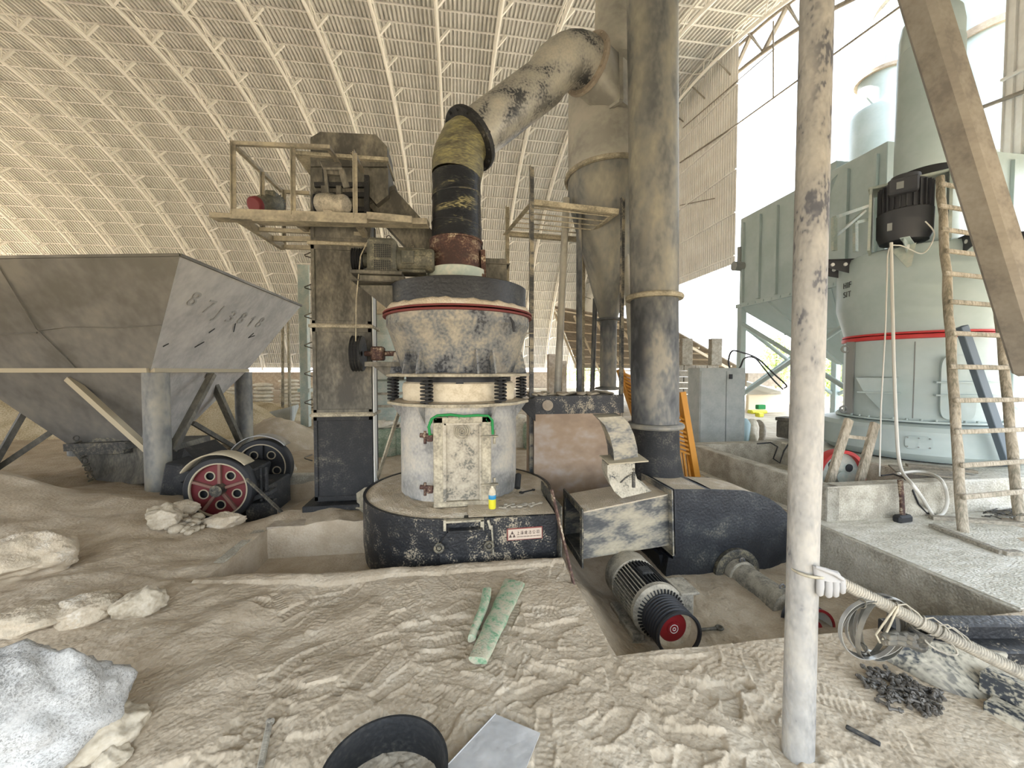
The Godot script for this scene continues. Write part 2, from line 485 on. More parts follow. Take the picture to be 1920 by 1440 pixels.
func make_ground():
	var n1 := FastNoiseLite.new(); n1.seed = 3; n1.frequency = .8; n1.fractal_octaves = 4
	var n2 := FastNoiseLite.new(); n2.seed = 4; n2.frequency = 7.0; n2.fractal_octaves = 5
	var n3 := FastNoiseLite.new(); n3.seed = 5; n3.frequency = 5.5; n3.fractal_octaves = 3
	gn = [n1, n2, n3]
	var xs := []
	var zs := []
	var x := -1.9
	while x < 3.4: xs.append(x); x += .0095
	var step := .0095
	x = -1.9
	while x > -60: step = minf(step * 1.035, 3.0); x -= step; xs.append(x)
	step = .0095; x = 3.4
	while x < 60: step = minf(step * 1.09, 4.0); x += step; xs.append(x)
	for k in [PX0 - .004, PX0 + .004, PX1 - .004, PX1 + .004, -1.904, -1.896]: xs.append(k)
	x = -.75
	while x > -3.0: zs.append(x); x -= .0095
	step = .0095; x = -3.0
	while x > -60: step = minf(step * 1.03, 3.0); x -= step; zs.append(x)
	step = .0095; x = -.75
	while x < 14: step = minf(step * 1.15, 2.0); x += step; zs.append(x)
	for k in [PZ - .004, PZ + .004, -4.246, -4.254, -4.696, -4.704]: zs.append(k)
	xs.sort(); zs.sort()
	var nx := xs.size()
	var nz := zs.size()
	var hs := PackedFloat32Array()
	hs.resize(nx * nz)
	for j in nz:
		for i in nx: hs[j * nx + i] = ground(xs[i], zs[j], n1, n2, n3)
	# boot prints: a sole and a heel pressed in, the sand squeezed up round them
	rng.seed = 11
	for s in 420:
		var c := Vector2(rng.randf_range(-1.3, 3.6), rng.randf_range(-3.05, -.85))
		if s % 3 == 0: c = Vector2(rng.randf_range(-.4, 1.4), rng.randf_range(-2.4, -1.1))
		if c.x > PX0 - .1 and c.y < PZ + .1: continue
		var a := rng.randf_range(0, TAU)
		var u := Vector2(cos(a), sin(a))
		var deep := rng.randf_range(.0035, .008) * (1.0 if c.x < 1.6 else .45)
		var pitch := rng.randf_range(.024, .034)
		var i0: int = xs.bsearch(c.x - .2)
		var i1: int = xs.bsearch(c.x + .2)
		var j0: int = zs.bsearch(c.y - .2)
		var j1: int = zs.bsearch(c.y + .2)
		var mid := hs[zs.bsearch(c.y) * nx + xs.bsearch(c.x)]
		for j in range(j0, min(j1, nz)):
			for i in range(i0, min(i1, nx)):
				var p := Vector2(xs[i], zs[j]) - c
				var l := p.dot(u)
				var w := absf(p.dot(Vector2(-u.y, u.x)))
				var half := .048 - .012 * smoothstep(.02, -.05, l) + .004 * cos(l * 30)
				var e := maxf(absf(l) / .14, w / half)
				if e > 1.6: continue
				var y := hs[j * nx + i]
				if y < -.12: continue
				if e < 1.0:
					var floor_y := lerpf(mid, y, .2) - deep + (.0022 * sin(l * TAU / pitch) * (1.0 if (s % 3) else 0.0))
					hs[j * nx + i] = lerpf(y, floor_y, smoothstep(1.0, .85, e))
				else:
					hs[j * nx + i] = maxf(y, minf(mid + .008, y + deep * .8 * exp(-pow((e - 1.14) / .17, 2)) * (.3 + .7 * absf(sin(l * 9 + s)))))
	var vs := PackedVector3Array()
	var ns := PackedVector3Array()
	vs.resize(nx * nz); ns.resize(nx * nz)
	for j in nz:
		for i in nx:
			var k := j * nx + i
			vs[k] = Vector3(xs[i], hs[k], zs[j])
			var ia: int = max(i - 1, 0)
			var ib: int = min(i + 1, nx - 1)
			var ja: int = max(j - 1, 0)
			var jb: int = min(j + 1, nz - 1)
			ns[k] = Vector3(-(hs[j * nx + ib] - hs[j * nx + ia]) / (xs[ib] - xs[ia]), 1, -(hs[jb * nx + i] - hs[ja * nx + i]) / (zs[jb] - zs[ja])).normalized()
	var ix := PackedInt32Array()
	for j in nz - 1:
		for i in nx - 1:
			var k := j * nx + i
			ix.append_array([k, k + 1, k + nx, k + 1, k + nx + 1, k + nx])
	var arr := []
	arr.resize(Mesh.ARRAY_MAX)
	arr[Mesh.ARRAY_VERTEX] = vs; arr[Mesh.ARRAY_NORMAL] = ns; arr[Mesh.ARRAY_INDEX] = ix
	var me := ArrayMesh.new()
	me.add_surface_from_arrays(Mesh.PRIMITIVE_TRIANGLES, arr)
	var o := MeshInstance3D.new()
	o.name = "floor"; o.mesh = me; o.material_override = M.sand
	add_child(o)
	tag(o, "pale trodden limestone dust covering the workshop floor", "", "", "structure")

func roof_y(Z: float) -> float: return -5.0 + sqrt(maxf(0, 392.0 - (Z - 17.6) * (Z - 17.6)))
const RX0 := -36.0
const RX1 := 11.3
const RZ0 := -0.75
const BAY := 2.2
func arch(k: float, inset := 0.0) -> Vector3:   # k: angle on the arch from its crown, towards -z
	return Vector3(0, -5.0 + (19.8 - inset) * cos(k), -17.6 - (19.8 - inset) * sin(k))
func make_roof():
	var root := thing("ceiling", "", "")
	root.set_meta("kind", "structure")
	var k0 := -asin((17.6 - RZ0) / 19.8)
	var k1 := acos(6.85 / 19.8)
	# the ribbed sheets
	var vs := PackedVector3Array()
	var ns := PackedVector3Array()
	var ix := PackedInt32Array()
	var pitch := BAY / 14.0
	var na := 46
	var prof := [[0.0, 0.0], [.4, 0.0], [.4, 0.0], [.5, .075], [.5, .075], [.9, .075], [.9, .075], [1.0, 0.0]]
	var nn := [Vector2(0, -1), Vector2(0, -1), Vector2(.96, -.28), Vector2(.96, -.28), Vector2(0, -1), Vector2(0, -1), Vector2(-.96, -.28), Vector2(-.96, -.28)]
	for c in int((RX1 - RX0) / pitch):
		for s in range(0, 8, 2):
			var base := vs.size()
			for a in na + 1:
				var k := lerpf(k0, k1, float(a) / na)
				var up := Vector3(0, cos(k), -sin(k))
				for t in 2:
					vs.append(arch(k, -prof[s + t][1]) + Vector3(RX0 + (c + prof[s + t][0]) * pitch, 0, 0))
					ns.append(Vector3(nn[s + t].x, 0, 0) + up * nn[s + t].y)
			for a in na:
				var q := base + a * 2
				ix.append_array([q, q + 1, q + 2, q + 1, q + 3, q + 2])
	var arr := []
	arr.resize(Mesh.ARRAY_MAX)
	arr[Mesh.ARRAY_VERTEX] = vs; arr[Mesh.ARRAY_NORMAL] = ns; arr[Mesh.ARRAY_INDEX] = ix
	var me := ArrayMesh.new()
	me.add_surface_from_arrays(Mesh.PRIMITIVE_TRIANGLES, arr)
	var sheet := MeshInstance3D.new()
	sheet.name = "roof_sheeting"; sheet.mesh = me; sheet.material_override = M.roof
	root.add_child(sheet, true)
	# purlins along the vault
	var np := 54
	var pk := []
	for i in np: pk.append(lerpf(k0, k1, (i + .5) / np))
	for k in pk:
		var b := B.new()
		var p := arch(k, .035)
		b.bar(p + Vector3(RX0, 0, 0), p + Vector3(RX1, 0, 0), .04, .05, Vector3(0, cos(k), -sin(k)))
		obj("purlin", b, M.gable, root)
	# lattice arches, one each bay: two chords, webs and the stub braces up to the purlins
	var deep := .55
	var first := true
	var made: Node3D = null
	for i in 21:
		var X := -1.28 * BAY + (i - 14) * BAY
		if made == null:
			made = Node3D.new()
			made.name = "roof_truss"
			root.add_child(made, true)
			var tb := B.new(); var bb := B.new(); var wb := B.new(); var sb := B.new()
			var top := []; var bot := []
			for k in 61: top.append(arch(lerpf(k0, k1, k / 60.0), .11)); bot.append(arch(lerpf(k0, k1, k / 60.0), deep))
			tb.tube(top, .028, 6); bb.tube(bot, .066, 8)
			for n in range(0, np - 1):
				var p := arch(pk[n], .1); var q := arch(pk[n + 1], .1)
				if n % 2 == 0:
					var m := arch(pk[n], deep)
					wb.cyl(m, p, .024, 5)
					wb.cyl(m, q, .02, 5)
					if n > 0: wb.cyl(m, arch(pk[n - 1], .1), .02, 5)
					sb.bar(m, arch(pk[n], .06) + Vector3(.42, 0, 0), .085, .085)
			obj("bottom_chord", bb, M.rib, made); obj("top_chord", tb, M.rib, made); obj("web", wb, M.rib, made); obj("knee_brace", sb, M.rib, made)
			made.position.x = X
		else:
			var c := made.duplicate()
			c.name = "roof_truss"
			root.add_child(c, true)
			c.position.x = X
	# the deeper lattice arch that closes the vault at the open gable
	var gt := Node3D.new()
	gt.name = "gable_truss"
	root.add_child(gt, true)
	var cb1 := B.new(); var cb2 := B.new(); var cb3 := B.new()
	var lo := []; var hi := []
	for k in 61: hi.append(arch(lerpf(k0, k1, k / 60.0), .1) + Vector3(11.15, 0, 0)); lo.append(arch(lerpf(k0, k1, k / 60.0), 1.1) + Vector3(11.15, 0, 0))
	cb1.tube(lo, .07, 8); cb2.tube(hi, .06, 8)
	for n in range(0, np - 2, 2):
		cb3.bar(arch(pk[n], .1) + Vector3(11.15, 0, 0), arch(pk[n + 1], 1.1) + Vector3(11.15, 0, 0), .12, .12)
		cb3.cyl(arch(pk[n + 1], 1.1) + Vector3(11.15, 0, 0), arch(pk[n + 2], .1) + Vector3(11.15, 0, 0), .035, 6)
		cb3.cyl(arch(pk[n + 1], 1.1) + Vector3(11.15, 0, 0), arch(pk[n + 1], .55) + Vector3(10.38, 0, 0), .03, 6)
	obj("bottom_chord", cb1, M.beam, gt); obj("top_chord", cb2, M.beam, gt); obj("web", cb3, M.beam, gt)
	# wind bracing rods in two bays
	for bay in [[-9, 6], [-4, 6], [-1, 6], [1, 6], [-9, 0], [-4, 1], [-1, 1], [0, 1], [2, 1], [-7, 7]]:
		var x0: float = -1.28 * BAY + bay[0] * BAY
		var ka: float = pk[clampi(np - 8 - bay[1] * 5, 0, np - 1)]
		var kc: float = pk[clampi(np - 3 - bay[1] * 5, 0, np - 1)]
		var b := B.new()
		b.cyl(arch(ka, deep) + Vector3(x0, 0, 0), arch(kc, deep) + Vector3(x0 + BAY, 0, 0), .022, 6)
		b.cyl(arch(kc, deep + .03) + Vector3(x0, 0, 0), arch(ka, deep + .03) + Vector3(x0 + BAY, 0, 0), .022, 6)
		obj("wind_brace", b, M.rib, root)
	# rods across the open gable
	for r in [[1375, 238, 1702, 2, .03], [1280, 240, 1452, 92, .02], [1450, 40, 1450, 185, .03], [1275, 305, 1375, 238, .03], [1813, 212, 1990, 145, .04], [1855, 312, 1990, 275, .04], [1340, 372, 1275, 385, .02]]:
		var b := B.new()
		b.cyl(on_gable(r[0], r[1]), on_gable(r[2], r[3]), r[4], 6)
		obj("gable_rod", b, M.beam, root)
# a point on the gable plane seen at a pixel
func on_gable(px: float, py: float, X := 11.0) -> Vector3:
	var r := cb * Vector3((px - 960.0) / F, -(py - 720.0) / F, -1)
	return EYE + r * (X / r.x)
func gable_sheet(called: String, z0: float, z1: float, y0: float, X := 11.05):   # vertical ribbed sheets from y0 up to the roof
	var root := thing(called, "", "")
	root.set_meta("kind", "structure")
	var z := z0
	while z > z1:
		var b := B.new()
		var zz := z
		while zz > maxf(z1, z - .9) + .01:
			for s in [[0.0, 0.0, .09, 0.0], [.09, 0.0, .1, .05], [.1, .05, .14, .05], [.14, .05, .15, 0.0]]:
				var za: float = zz - s[0]
				var zb: float = zz - s[2]
				b.quad(Vector3(X + s[1], y0, za), Vector3(X + s[3], y0, zb), Vector3(X + s[3], roof_y(-zb), zb), Vector3(X + s[1], roof_y(-za), za))
			zz -= .15
		obj("sheet", b, M.gable, root)
		z -= .9
	for y in [y0 + .3, y0 + 2.0, y0 + 3.7, y0 + 5.4, y0 + 7.0]:
		var za := z0
		while za > z1 and roof_y(-za) < y + .2: za -= .3
		var ze := z1
		while ze < za and roof_y(-ze) < y + .2: ze += .3
		if za - ze < .5: continue
		var b := B.new()
		b.bar(Vector3(X - .04, y, za), Vector3(X - .04, y, ze), .06, .05)
		obj("girt", b, M.gable, root)
func make_walls():
	var b := B.new()
	b.box(Vector3(-13.5, .65, -36.4), Vector3(46, 1.7, .3), Basis(), .02)
	struct("wall_far", b, M.brown_sheet)
	gable_sheet("wall_left", -4.0, -35.5, 6.5, RX0 - .1)
	gable_sheet("wall_right", -14.5, -35.5, 5.9)
	gable_sheet("wall_right", -2.7, -6.75, 5.5)
	# concrete: raised slab right of the pit, the pit's wall, the walled trench with the new mill's foundation
	b = B.new()
	b.slab([Vector3(3.74, -.6, -2.09), Vector3(14, -.6, -2.09), Vector3(14, -.6, -7.5), Vector3(3.74, -.6, -7.5)], Vector3(0, .612, 0))
	struct("slab", b, M.slab)
	b = B.new()
	b.box(Vector3(3.73, -.3, -3.35), Vector3(.06, .61, 2.56), Basis(), .006)
	struct("pit_wall", b, M.concrete)
	b = B.new()
	b.box(Vector3(-.5, -.25, -4.37), Vector3(2.84, .52, .2), Basis(), .01)
	struct("pit_wall", b, M.brown_sheet)
	b = B.new()
	b.box(Vector3(-2.3, -.2, -6.3), Vector3(1.5, .5, .14), Basis(), .015)
	struct("pit_wall", b, M.concrete)
	b = B.new()
	b.box(Vector3(-1.97, -.3, -3.85), Vector3(.12, .61, .8), Basis(), .02)
	struct("pit_wall", b, M.concrete)
	var fx := thing("foundation", "", "")
	fx.set_meta("kind", "structure")
	b = B.new(); b.box(Vector3(3.93, .19, -4.85), Vector3(.16, .38, 2.5), Basis(), .01); obj("kerb", b, M.concrete, fx)
	b = B.new(); b.box(Vector3(4.66, .19, -3.68), Vector3(1.62, .38, .16), Basis(), .01); obj("kerb", b, M.concrete, fx)
	b = B.new(); b.box(Vector3(5.0, .19, -6.1), Vector3(2.0, .38, .2), Basis(), .01); obj("kerb", b, M.concrete, fx)
	b = B.new(); b.box(Vector3(7.6, .19, -5.0), Vector3(4.2, .38, 2.78), Basis(), .02); obj("plinth", b, M.slab, fx)
# ---------------------------------------------------------------- the grinding mill and its ducts
func onz(px: float, py: float, Z: float) -> Vector3:   # the point on the plane z = Z seen at a pixel
	var r := cb * Vector3((px - 960.0) / F, -(py - 720.0) / F, -1)
	return EYE + r * (Z / r.z)
func disc_dust(c: Vector3, R: float, h: float, sd: int, hole := 0.0, rough := .02) -> B:   # a drift of dust on a round top
	var n := FastNoiseLite.new(); n.seed = sd; n.frequency = 3.0; n.fractal_octaves = 4
	var b := B.new().smooth()
	var rows := []
	for i in 13:
		var r := lerpf(hole, R, i / 12.0)
		var ring := []
		for k in 64:
			var p := Vector3(sin(TAU * k / 64), 0, cos(TAU * k / 64)) * r
			var edge := smoothstep(1.0, .86, r / R)
			p.y = h * edge * (.6 + .4 * n.get_noise_2d(p.x * 3, p.z * 3)) + rough * n.get_noise_2d(p.x * 6 + 9, p.z * 6) * edge
			ring.append(c + p)
		rows.append(ring)
	b.loft(rows, false)
	return b
func make_mill():
	var c := Vector3(.035, 0, -4.35)
	var t := thing("grinding_mill", "large dusty black and grey vertical grinding mill with springs, at the centre of the workshop", "mill", c)
	# base drum with its straight inlet
	var b := B.new()
	b.lathe([[.98, -.32], [1.0, -.12], [1.0, .335], [.97, .335], [.97, .30]], c, 72)
	b.box(Vector3(.47, .0975, -3.63), Vector3(.82, .475, .56), Basis(), .006)
	obj("base_drum", b, M.black, t)
	b = disc_dust(c + Vector3(0, .325, 0), .985, .035, 7, .55)
	b.loft([[Vector3(.1, .345, -3.36), Vector3(.47, .343, -3.36), Vector3(.86, .34, -3.36)], [Vector3(.1, .37, -3.5), Vector3(.47, .356, -3.5), Vector3(.86, .35, -3.5)], [Vector3(.1, .375, -3.75), Vector3(.47, .36, -3.75), Vector3(.86, .352, -3.75)], [Vector3(.1, .35, -3.9), Vector3(.47, .345, -3.9), Vector3(.86, .342, -3.9)]], false, true, false)
	obj("dust_layer", b, M.dust, t)
	b = B.new()
	b.box(Vector3(.89, .1, -3.65), Vector3(.014, .68, .8), Basis(), .003)
	for y in [-.12, .0, .12, .24, .34]: b.cyl(Vector3(.88, y, -3.29), Vector3(.905, y, -3.29), .012, 6)
	obj("inlet_flange", b, M.iron, t)
	# hatch and window on the front
	b = B.new()
	b.slab([onz(826, 1058, -3.32), onz(822, 1028, -3.32), onz(838, 1000, -3.32), onz(848, 995, -3.32), onz(905, 993, -3.32), onz(917, 1008, -3.32), onz(921, 1058, -3.32)], Vector3(0, 0, -.05))
	b.box(onz(873, 994, -3.3), Vector3(.29, .02, .06), Basis(), .004)
	var hatch := obj("hatch", b, M.black, t)
	for p in [[823, 1028], [917, 1024]]:
		b = B.new()
		var q := onz(p[0], p[1], -3.28)
		b.torus(q, .034, .011, Basis(Vector3.RIGHT, PI / 2), 20, 6)
		b.cyl(q, q + Vector3(0, 0, -.05), .018, 8)
		obj("hatch_bolt", b, M.iron, hatch)
	b = B.new()
	b.box(onz(870, 976, -3.34), Vector3(.34, .018, .05), Basis(), .003)
	b.box(onz(834, 984, -3.34), Vector3(.022, .09, .05)); b.box(onz(904, 983, -3.34), Vector3(.03, .09, .05))
	obj("window_lip", b, M.beige_steel, t)
	b = B.new()
	b.bar(onz(922, 985, -3.335), onz(925, 1040, -3.335), .014, .014); b.bar(onz(915, 975, -3.335), onz(920, 992, -3.335), .02, .02)
	obj("weld_bead", b, M.beige_steel, t)
	# clean-out flap at the left of the base
	b = B.new()
	b.plate(at(668, 925, 4.55), at(684, 914, 4.35), at(688, 975, 4.3), at(672, 986, 4.5), .03)
	b.cyl(at(665, 952, 4.5), at(690, 955, 4.3), .012, 6)
	obj("side_flap", b, M.beige_steel, t)
	# the column with its door
	b = B.new()
	b.lathe([[.62, .3], [.62, 1.26]], c, 64)
	obj("column", b, M.column, t)
	var zf := -3.64
	var d0 := onz(812, 782, zf)
	var d1 := onz(921, 945, zf)
	var x0 := d0.x; var x1 := d1.x; var y1 := d0.y; var y0 := d1.y
	b = B.new()
	b.box(Vector3(x0 + .045, (y0 + y1) / 2, zf - .09), Vector3(.09, y1 - y0, .22), Basis(), .008)
	b.box(Vector3(x1 - .045, (y0 + y1) / 2, zf - .09), Vector3(.09, y1 - y0, .22), Basis(), .008)
	b.box(Vector3((x0 + x1) / 2, y1 - .03, zf - .09), Vector3(x1 - x0, .06, .22), Basis(), .008)
	b.box(Vector3((x0 + x1) / 2, y0 + .02, zf - .09), Vector3(x1 - x0, .05, .24), Basis(), .008)
	obj("door_frame", b, M.beige_steel, t)
	b = B.new()
	b.box(Vector3((x0 + x1) / 2 + .0, (y0 + y1) / 2, zf - .03), Vector3(x1 - x0 - .15, y1 - y0 - .07, .03), Basis(), .006)
	b.bar(Vector3(x0 + .1, y0 + .04, zf), Vector3(x0 + .1, y1 - .06, zf), .03, .03); b.bar(Vector3(x1 - .1, y0 + .04, zf), Vector3(x1 - .1, y1 - .06, zf), .02, .02)
	b.bar(Vector3(x0 + .1, y1 - .06, zf), Vector3(x1 - .1, y1 - .06, zf), .03, .03)
	var door := obj("door", b, M.door_dusty, t)
	b = B.new()
	for r in [.072, .052, .033, .015]: b.torus(onz(866, 808, zf + .0), r, .005, Basis(Vector3.RIGHT, PI / 2), 24, 5)
	obj("emblem", b, M.beige_steel, door)
	for y in [818, 908]:
		b = B.new()
		b.box(onz(918, y, zf + .02), Vector3(.16, .014, .05), Basis(), .003)
		b.cyl(onz(927, y - 12, zf - .02), onz(927, y + 14, zf - .02), .013, 8)
		obj("hinge", b, M.beige_steel, t)
	for y in [820, 917]:
		b = B.new()
		b.cyl(onz(788, y - 4, zf - .03), onz(812, y - 2, zf - .0), .022, 8)
		b.cyl(onz(797, y - 12, zf - .02), onz(797, y + 12, zf - .02), .014, 8)
		b.box(onz(806, y + 3, zf), Vector3(.06, .05, .03), Basis(), .01)
		obj("latch", b, M.rust, t)
	b = B.new()
	var rope := []
	for p in [[806, 815], [804, 800], [809, 785], [820, 779], [845, 778], [870, 780], [895, 778], [915, 780], [923, 788], [924, 815]]: rope.append(onz(p[0], p[1], zf + .01) + Vector3(0, rng.randf_range(-.006, .006), 0))
	b.tube(rope, .013, 7)
	for i in 26:
		var p: Vector3 = rope[i % 9].lerp(rope[i % 9 + 1], rng.randf())
		b.cyl(p, p + Vector3(rng.randf_range(-.03, .03), rng.randf_range(-.05, .02), .012), .003, 4)
	obj("green_seal_rope", b, M.green, t)
	# two plates with springs between them
	for p in [[1.265, .755], [1.545, .765]]:
		b = B.new()
		b.lathe([[.5, p[0] - .0], [p[1], p[0]], [p[1] + .005, p[0] + .012], [p[1], p[0] + .026], [.5, p[0] + .03]], c, 12, Basis(Vector3.UP, deg_to_rad(15)))
		b.flat()
		obj("spring_plate", b, M.beige_steel, t)
		obj("dust_layer", disc_dust(c + Vector3(0, p[0] + .022, 0), p[1] - .03, .018, 20, .5, .012), M.dust, t)
	for i in 6:
		var a := deg_to_rad(-26 + 60 * i)
		var p := c + Vector3(sin(a), 0, cos(a)) * .695
		b = B.new()
		b.spring(p + Vector3(0, 1.30, 0), p + Vector3(0, 1.54, 0), .052, .0115, 7.0)
		b.cyl(p + Vector3(0, 1.28, 0), p + Vector3(0, 1.56, 0), .016, 8)
		obj("spring", b, M.casing_dark, t)
	b = B.new()
	b.lathe([[.57, 1.28], [.6, 1.31], [.595, 1.36], [.605, 1.42], [.59, 1.475], [.56, 1.49]], c, 56)
	obj("canvas_sleeve", b, M.canvas, t)
	b = B.new()
	b.lathe([[.56, 1.47], [.56, 1.56]], c, 48)
	b.box(c + Vector3(.0, 1.5, .57), Vector3(.07, .06, .03))
	obj("neck_band", b, M.dark, t)
	for i in 12:
		var a := deg_to_rad(-84 + 30 * i + (8 if i % 2 else -8))
		var e := Vector3(sin(a), 0, cos(a))
		b = B.new()
		b.slab([c + e * .56 + Vector3(0, 1.575, 0), c + e * .74 + Vector3(0, 1.575, 0), c + e * .69 + Vector3(0, 1.8, 0), c + e * .62 + Vector3(0, 1.8, 0)], e.cross(Vector3.UP) * .02)
		obj("gusset", b, M.bowl, t)
		if i % 2 == 0:
			b = B.new()
			b.slab([c + e * .6 + Vector3(0, 1.265, 0), c + e * .745 + Vector3(0, 1.265, 0), c + e * .61 + Vector3(0, 1.08, 0)], e.cross(Vector3.UP) * .02)
			obj("gusset", b, M.column, t)
	# flared bowl, red flange, upper drum
	b = B.new()
	b.lathe([[.58, 1.56], [.6, 1.6], [.745, 2.04], [.757, 2.06], [.757, 2.16]], c, 72)
	obj("bowl", b, M.bowl, t)
	b = B.new()
	b.tube([onz(956, 594, -3.62), onz(962, 605, -3.62), onz(964, 622, -3.63)], [.006, .016, .012], 6)
	obj("lifting_lug", b, M.dark, t)
	b = B.new()
	b.lathe([[.755, 2.15], [.788, 2.152], [.792, 2.16], [.788, 2.17], [.765, 2.172]], c, 72)
	b.lathe([[.765, 2.184], [.788, 2.186], [.792, 2.194], [.786, 2.202], [.72, 2.204]], c, 72)
	obj("red_flange", b, M.red_dull, t)
	var dn := FastNoiseLite.new()
	dn.frequency = 2.5
	var dr := []
	for p in [[.775, 2.2, 0.0], [.77, 2.225, .012], [.752, 2.25, .03], [.72, 2.262, .03]]:
		var ring := []
		for k in 72:
			var a := TAU * k / 72
			ring.append(c + Vector3(sin(a) * p[0], p[1] + p[2] * dn.get_noise_2d(sin(a) * 3, cos(a) * 3), cos(a) * p[0]))
		dr.append(ring)
	b = B.new()
	b.loft(dr, false)
	obj("dust_layer", b, M.dust, t)
	b = B.new()
	b.lathe([[.72, 2.2], [.725, 2.46], [.70, 2.47], [.2, 2.475]], c, 72)
	obj("upper_drum", b, M.fan, t)
	obj("dust_layer", disc_dust(c + Vector3(0, 2.472, 0), .7, .015, 33, .25, .01), M.dust, t)
	b = B.new()
	b.lathe([[.33, 2.46], [.315, 2.67], [.26, 2.69]], c + Vector3(-.02, 0, 0), 48)
	b.cyl(at(852, 514, 4.05), at(852, 514, 4.0), .02, 8)
	obj("outlet_collar", b, M.mint_dusty, t)
	# square hole cover behind the outlet
	b = B.new()
	b.box(at(927, 513, 4.6) , Vector3(.26, .28, .26), Basis(), .005)
	b.box(at(929, 500, 4.6), Vector3(.3, .015, .3), Basis(), .003)
	obj("inspection_box", b, M.casing, t)
	# drive shaft at the left with its grooved pulley
	b = B.new()
	b.cyl(at(684, 663, 4.3), at(760, 663, 4.3), .028, 12)
	b.box(at(709, 663, 4.3), Vector3(.13, .15, .15), Basis(), .015)
	obj("shaft", b, M.rust, t)
	b = B.new()
	var q := Basis(Vector3.BACK, PI / 2)
	b.lathe([[.03, -.03], [.09, -.02], [.15, -.04], [.19, -.045], [.196, -.03], [.18, -.015], [.196, 0], [.18, .015], [.196, .03], [.18, .045], [.196, .06], [.15, .06], [.05, .05], [.03, .07]], at(673, 663, 4.3), 40, q)
	obj("shaft_pulley", b, M.casing_dark, t)
	b = B.new()
	b.bar(at(690, 683, 4.3), at(770, 683, 4.3), .2, .05)
	b.slab([at(700, 687, 4.3), at(760, 687, 4.3), at(757, 712, 4.3), at(732, 712, 4.3)], Vector3(0, 0, -.03))
	obj("shaft_bracket", b, M.casing, t)
	# the leaning flat bar at the left
	b = B.new()
	b.bar(at(748, 772, 4.6), at(708, 896, 4.75), .05, .02)
	single("flat_bar", b, M.beige_steel, "thin dusty steel flat bar leaning between bucket elevator and mill column", "bar")
	add_nameplate(t)
	add_classifier_drive()
func add_nameplate(t: Node3D):
	var z := -3.345
	var o := onz(984, 1000, z)
	var e := (onz(1018, 997, z) - onz(950, 1002, z)).normalized()
	var u := Vector3.BACK.cross(e)
	var q := Basis(e, u, Vector3.BACK)
	var b := B.new()
	b.box(o + q * Vector3(0, 0, .003), Vector3(.315, .108, .008), q, .004)
	var p := obj("nameplate", b, M.plate_red, t)
	b = B.new()
	b.box(o + q * Vector3(0, 0, .008), Vector3(.295, .09, .004), q)
	obj("plate_face", b, M.plate_face, p)
	b = B.new()
	for m in [[-.112, .016], [-.128, -.012], [-.096, -.012]]:   # a mark of three pointed triangles
		b.slab([o + q * Vector3(m[0] - .013, m[1] - .012, .0105), o + q * Vector3(m[0] + .013, m[1] - .012, .0105), o + q * Vector3(m[0], m[1] + .018, .0105)], q.z * .001)
	# the strokes of the six characters, each in a unit square
	var glyphs := [
		[[.5, 1, .5, 0], [.5, .6, .85, .6], [.05, 0, .95, 0]],
		[[.1, .9, .2, .8], [.05, .6, .15, .5], [.05, .05, .2, .35], [.35, .95, .95, .95], [.3, .8, .4, .95], [.4, .7, .85, .7], [.3, .4, 1, .4], [.4, .7, .35, .1], [.85, .7, .8, .1], [.35, .1, .85, .1], [.6, .6, .6, .15]],
		[[.35, .85, .85, .85], [.3, .68, 1, .68], [.35, .5, .85, .5], [.3, .32, .9, .32], [.6, 1, .6, .2], [.05, .8, .25, .8], [.25, .8, .1, .5], [.1, .5, .25, .5], [.25, .5, .05, .1], [.1, .25, .95, .02]],
		[[.1, .85, .2, .7], [.05, .1, .2, .4], [.6, 1, .4, .7], [.4, .7, .85, .72], [.75, .85, .9, .65], [.4, .5, .85, .5], [.4, .5, .4, .05], [.85, .5, .85, .05], [.4, .05, .85, .05]],
		[[.4, .95, .05, .5], [.6, .95, .95, .5], [.5, .6, .2, .1], [.2, .1, .8, .15], [.7, .35, .85, .05]],
		[[.1, .9, .9, .9], [.9, .9, .9, .1], [.9, .1, .75, .05], [.1, .68, .65, .68], [.15, .45, .6, .45], [.15, .45, .15, .15], [.6, .45, .6, .15], [.15, .15, .6, .15]]]
	for i in 6:
		for s in glyphs[i]:
			var w := Vector2(-.075 + i * .035, -.004)
			b.bar(o + q * Vector3(w.x + s[0] * .028, w.y + s[1] * .032, .0105), o + q * Vector3(w.x + s[2] * .028, w.y + s[3] * .032, .0105), .0032, .001, q.z)
	for i in 30: b.box(o + q * Vector3(-.072 + i * .0071, -.022, .0105), Vector3(.0045, .008 if i % 4 else .004, .001), q)
	obj("lettering", b, M.plate_ink, p)
